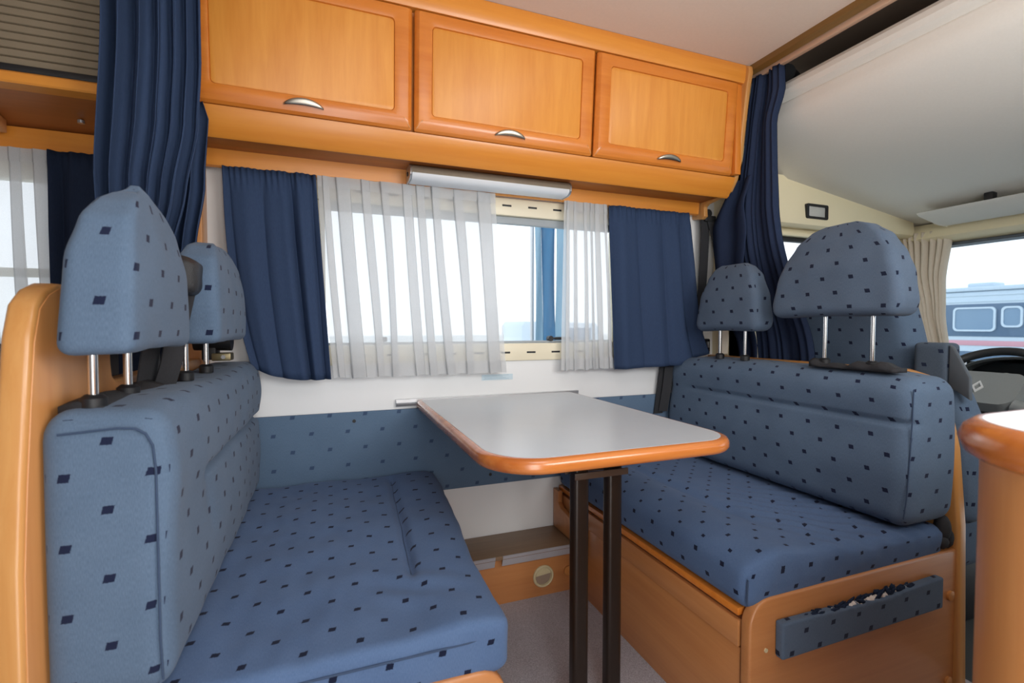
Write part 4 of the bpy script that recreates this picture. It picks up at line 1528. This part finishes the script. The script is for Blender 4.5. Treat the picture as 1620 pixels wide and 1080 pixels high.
half = [(vx + 0.030 * math.cos(R(a)), vz_ + 0.004 + 0.028 * math.sin(R(a))) for a in range(12, 190, 12)]
add_prism(bm, half, 1, vy - 0.006, vy - 0.001)
finish('vent_flap', bm, 'ivory', vent, angle=40)
tube('knob', [(0.838, 1.618, 0.078), (0.838, 1.610, 0.078)], 0.018, 'woodplug', hb, 20)
# wooden post at the wall end of the right bench with an aluminium angle
pw = tag(prism('bench_post', [(1.56, 0.192), (1.765, 0.192), (1.765, 0.345), (1.72, 0.345), (1.72, 0.30), (1.70, 0.285), (1.60, 0.27), (1.565, 0.262)], 0, 0.846, 0.866, M['board_x'], None, 0.003),
         'stepped wooden post at the wall end of the right bench', 'post')
tag(box('corner_angle', (0.838, 1.536, 0.150), (0.866, 1.556, 0.262), 'alu', None, 0.002), 'short aluminium corner angle between shelf and right bench', 'metal angle')

# ------------------------------------------------------------------ kitchen counter in the right foreground
kc = thing('kitchen_counter', 'foreground rounded kitchen counter with white top and orange wood edge', 'counter', (1.0, 0.0, 0.0))


def kpoly(r, far, left):
    cx_, cy_ = 0.70, 0.22
    p = [(1.55, cy_ + r)]
    p += [(cx_ + r * math.cos(R(a)), cy_ + r * math.sin(R(a))) for a in range(90, 181, 6)]
    p += [(cx_ - r, -0.40), (1.55, -0.40)]
    return p


KZ = 0.902
bm = bmesh.new()
add_loops(bm, [[(x, y, KZ - 0.040) for x, y in kpoly(0.103, 0, 0)], [(x, y, KZ - 0.034) for x, y in kpoly(0.111, 0, 0)], [(x, y, KZ - 0.020) for x, y in kpoly(0.1165, 0, 0)],
               [(x, y, KZ - 0.008) for x, y in kpoly(0.112, 0, 0)], [(x, y, KZ - 0.001) for x, y in kpoly(0.103, 0, 0)], [(x, y, KZ - 0.0005) for x, y in kpoly(0.096, 0, 0)]], True, False)
finish('edge', bm, 'nosing', kc, angle=50)
bm = bmesh.new()
add_loops(bm, [[(x, y, KZ - 0.012) for x, y in kpoly(0.0965, 0, 0)], [(x, y, KZ) for x, y in kpoly(0.0965, 0, 0)]], True, True)
finish('worktop', bm, 'worktop', kc, angle=40)
bm = bmesh.new()
add_loops(bm, [[(x, y, 0.0) for x, y in kpoly(0.098, 0, 0)], [(x, y, KZ - 0.041) for x, y in kpoly(0.098, 0, 0)]], True, True)
finish('cabinet', bm, 'board', kc, angle=40)
tube('knob', [(0.88, 0.318, 0.60), (0.88, 0.335, 0.60)], 0.012, 'woodplug', kc, 16)

# rear seat seen at the left edge
rs = thing('rear_seat', 'blue rear seat seen past the left edge of the wooden backboard', 'seat', (-0.95, 1.5, 0.0))
box('base', (-1.25, 1.25, 0.0), (-0.72, 1.69, 0.42), 'board_x', rs, 0.004)
soft_box('cushion', (-1.22, 1.28, 0.421), (-0.725, 1.69, 0.955), 0.04, (6, 6, 6), 'navy', rs)

# ------------------------------------------------------------------ cab: driver's seat, wheel, dashboard
ds = thing('driver_seat', 'blue dotted driver seat behind the right bench facing the windscreen', 'seat', (1.95, 1.2, 0.0))


def f_dseat(P, N, Q):
    P = P.copy()
    t = np.clip((P[:, 2] - 0.42) / 0.82, 0, 1)
    c = 1.24
    P[:, 1] = c + (P[:, 1] - c) * (1 - 0.30 * sm(t, 0.45, 1.0))
    P[:, 0] -= 0.16 * (t - 0.5) * 0.35
    P[:, 0] += 0.01 * nz3(P, 6, 2.0)
    return P


soft_box('seat_back', (1.80, 1.005, 0.42), (1.92, 1.505, 1.22), (0.05, 0.05, 0.06), (8, 24, 30), 'fabric', ds, f_dseat)
soft_box('seat_base', (1.80, 0.92, 0.20), (2.35, 1.52, 0.42), (0.06, 0.06, 0.06), (10, 10, 6), 'fabric', ds)
soft_box('side_bolster', (1.765, 0.845, 0.40), (1.87, 0.99, 0.83), (0.04, 0.04, 0.04), (6, 8, 16), 'fabric', ds,
         lambda P, N, Q: P + np.stack([0 * P[:, 0], 0.055 * sm(P[:, 2], 0.66, 0.88), 0 * P[:, 0]], 1))
soft_box('belt_tower', (1.755, 0.905, 0.70), (1.825, 1.002, 0.949), (0.018, 0.016, 0.014), (6, 8, 12), 'fabric_dark', ds)
prism('tower_trim', [(0.9045, 0.943), (0.896, 0.938), (0.853, 0.850), (0.850, 0.782), (0.885, 0.806), (0.9045, 0.815)], 0, 1.757, 1.775, M['grey_trim'], ds, 0.004)
box('pedestal', (1.86, 1.0, -0.038), (2.28, 1.45, 0.20), 'black', ds, 0.01)

sw_ = thing('steering_wheel', 'grey steering wheel with small diamond emblem at the right edge', 'steering wheel', (2.22, 1.02, 0.76))
WC = Vector((2.22, 1.02, 0.768))
tilt = R(42)
ax_up = Vector((math.sin(tilt), 0, math.cos(tilt)))      # up the wheel plane
ax_r = Vector((0, -1, 0))
ax_n = ax_up.cross(ax_r) * 1.0
if ax_n.x > 0:
    ax_n = -ax_n                                           # towards the driver


def wp(u, v, n=0.0):
    return WC + ax_r * u + ax_up * v + ax_n * n


bm = bmesh.new()
loops = []
for i in range(48):
    a = 2 * math.pi * i / 48
    c = wp(0.188 * math.cos(a), 0.188 * math.sin(a))
    rd = (ax_r * math.cos(a) + ax_up * math.sin(a))
    loops.append([c + rd * 0.0145 * math.cos(b) + ax_n * 0.0165 * math.sin(b) for b in [2 * math.pi * k / 12 for k in range(12)]])
add_loops(bm, loops, closed=True)
finish('rim', bm, 'rim', sw_, smooth=True)


def wheel_slab(poly, n0, n1, bev=0.008):
    bm = bmesh.new()
    va = [bm.verts.new(wp(u, v, n0)) for u, v in poly]
    vb = [bm.verts.new(wp(u * 0.94, v * 0.94, n1)) for u, v in poly]
    fs = [bm.faces.new(va), bm.faces.new(vb[::-1])]
    k = len(poly)
    for i in range(k):
        fs.append(bm.faces.new((va[(i + 1) % k], va[i], vb[i], vb[(i + 1) % k])))
    bmesh.ops.recalc_face_normals(bm, faces=fs)
    return bm


hubp = rrect(-0.105, 0.105, -0.085, 0.062, (0.05, 0.03, 0.03, 0.05), 6)
hub = finish('hub', wheel_slab(hubp, -0.01, 0.035), 'pad', sw_, angle=30)
for su in (-1, 1):
    for (va_, vb_) in (((0.030, 0.045), (0.03, -0.01)), ((-0.045, -0.10), (-0.075, -0.14))):
        pts = [wp(su * 0.09, (va_[0] + vb_[0]) / 2, 0.008), wp(su * 0.14, (va_[0] + va_[1]) / 2, 0.0), wp(su * 0.180, va_[1] if va_[1] < 0 else 0.04, -0.002)]
        tube('spoke', pts, [0.026, 0.02, 0.016], 'pad', sw_, 10)
bm = bmesh.new()
dm = [(0.0, 0.026), (0.017, 0.0), (0.0, -0.026), (-0.017, 0.0)]
lo_, li_ = [], []
add_loops(bm, [[wp(u - 0.015, v - 0.012, 0.034) for u, v in dm], [wp(u - 0.015, v - 0.012, 0.040) for u, v in dm],
               [wp(u * 0.62 - 0.015, v * 0.62 - 0.012, 0.040) for u, v in dm], [wp(u * 0.62 - 0.015, v * 0.62 - 0.012, 0.034) for u, v in dm]], closed=True)
finish('emblem', bm, 'mark', hub)
tube('column', [wp(0, 0, -0.01), wp(0, 0, -0.20)], [0.05, 0.06], 'dash', sw_, 16)

db = thing('dashboard', 'dark dashboard with instrument cowl behind the steering wheel', 'dashboard', (2.8, 0.6, 0.5))
prism('panel', [(2.45, 0.30), (2.42, 0.62), (2.46, 0.74), (2.62, 0.79), (3.05, 0.79), (3.05, 0.30)], 1, YN + 0.01, YCW - 0.09, M['dash'], db, 0.01)
# instrument cowl: arched hood
bm = bmesh.new()
lps = []
for (x, s) in ((2.72, 0.96), (2.47, 1.0), (2.462, 0.985), (2.466, 0.93), (2.52, 0.90)):
    lp = []
    for k in range(25):
        a = math.pi * k / 24
        lp.append((x, 1.03 + 0.235 * s * math.cos(a), 0.735 + 0.150 * s * math.sin(a) ** 0.75))
    for k in range(1, 6):
        lp.append((x, 1.03 - 0.235 * s + 0.47 * s * k / 6, 0.735))
    lps.append(lp)
add_loops(bm, lps, True, False)
finish('cowl', bm, 'dash', db, angle=40)
cf = box('gauge_face', (2.515, 0.83, 0.745), (2.525, 1.23, 0.855), 'dashblack', db, 0)
for (yy, rad) in ((1.10, 0.036), (0.985, 0.055), (0.87, 0.040)):
    bm = bmesh.new()
    add_tube(bm, [(2.513, yy + rad * math.cos(R(a)), 0.778 + rad * math.sin(R(a))) for a in range(-20, 201, 10)], 0.0013, 6)
    finish('dial', bm, 'mark', cf)
    bm = bmesh.new()
    for a in range(0, 181, 30):
        c = (yy + (rad - 0.010) * math.cos(R(a)), 0.778 + (rad - 0.010) * math.sin(R(a)))
        add_box(bm, (2.512, c[0] - 0.0015, c[1] - 0.0015), (2.5145, c[0] + 0.0015, c[1] + 0.0015))
    finish('dial_marks', bm, 'mark', cf)
tube('stalk', [(2.30, 0.98, 0.70), (2.27, 0.86, 0.73), (2.265, 0.80, 0.74)], [0.012, 0.012, 0.02], 'black', db, 12)
tag(box('paper_note', (2.76, 1.36, 0.791), (2.78, 1.42, 0.845), 'paper', None, 0.001), 'small white card standing on the dashboard left of the steering wheel', 'card')

# ------------------------------------------------------------------ outside
structure(box('ground', (-60, -60, -0.80), (90, 90, -0.70), 'ground', bev=0))
cv = thing('parked_motorhome', 'white and grey parked motorhome seen through the windscreen', 'vehicle', (12.6, 3.4, -0.7))
VY0, VY1 = -1.5, 6.75
box('body', (12.0, VY0, -0.35), (14.1, VY1, 1.70), 'vanwhite', cv, 0.06, 3)
box('roof_edge', (11.97, VY0, 1.70), (14.12, VY1, 1.78), 'vanwhite', cv, 0.02)
box('roof_rail', (11.985, VY0 + 0.02, 1.48), (12.0, VY1 - 0.05, 1.52), 'vanwhite', cv, 0.004)
box('roof_rail', (11.985, VY0 + 0.02, 1.60), (12.0, VY1 - 0.05, 1.63), 'vanwhite', cv, 0.004)
box('window_band', (11.985, VY0 + 0.1, 0.80), (12.0, VY1 - 0.04, 1.44), 'vanblue', cv, 0.004)
box('red_stripe', (11.985, VY0 + 0.1, 0.62), (12.0, VY1 - 0.04, 0.72), 'vanred', cv, 0.004)
box('blue_stripe', (11.985, VY0 + 0.1, 0.0), (12.0, VY1 - 0.04, 0.50), 'vanblue', cv, 0.004)
for (ya, yb, za, zb) in ((5.42, 6.10, 0.90, 1.38), (5.03, 5.34, 0.98, 1.38), (3.6, 4.7, 0.9, 1.38)):
    bm = bmesh.new()
    o1 = rrect(ya, yb, za, zb, 0.08)
    o2 = rrect(ya + 0.035, yb - 0.035, za + 0.035, zb - 0.035, 0.06)
    add_loops(bm, [[(11.985, y, z) for y, z in o1], [(11.95, y, z) for y, z in o1], [(11.95, y, z) for y, z in o2], [(11.98, y, z) for y, z in o2]])
    wf = finish('window', bm, 'vanwhite', cv)
    prism('pane', [(y, z) for y, z in rrect(ya + 0.035, yb - 0.035, za + 0.035, zb - 0.035, 0.06)], 0, 11.968, 11.984, M['vanglass'], wf)
box('roof_vent', (12.3, 5.62, 1.78), (12.7, 6.05, 1.88), 'vanwhite', cv, 0.03)
for yy in (0.3, 5.6):
    tube('wheel', [(12.0, yy, -0.38), (12.25, yy, -0.38)], 0.32, 'black', cv, 24)

fl = thing('banner', 'tall blue and pale blue banner outside the dinette window', 'banner', (2.02, 4.55, -0.7))
tube('pole', [(1.96, 4.6, -0.7), (1.96, 4.6, 3.2)], 0.02, 'alu', fl, 10)


def ban(x0, x1, ph_):
    def f(s, t):
        return (lerp(x0, x1, s), 4.55 + 0.03 * math.sin(5 * s + 6 * t + ph_), lerp(3.0, 0.2, t))
    return sheet('b', f, 8, 20, 'blueflag', thick=0.004)


link_sheets('blue_cloth', [ban(2.05, 2.20, 0)], 'blueflag', fl)
link_sheets('pale_cloth', [ban(1.97, 2.05, 1), ban(2.20, 2.34, 2)], 'paleflag', fl)
v2 = thing('distant_van', 'white van parked far outside the dinette window', 'vehicle', (6.5, 14.0, -0.7))
prism('body', [(5.3, -0.4), (8.6, -0.4), (8.6, 0.35), (8.2, 0.45), (7.8, 1.1), (5.4, 1.15), (5.3, 1.0)], 1, 13.2, 15.0, M['vanwhite'], v2, 0.05)
box('side_window', (5.8, 13.18, 0.45), (7.6, 13.2, 0.95), 'vanblue', v2, 0.005)
for xx in (5.9, 8.0):
    tube('wheel', [(xx, 13.18, -0.38), (xx, 13.4, -0.38)], 0.32, 'black', v2, 20)
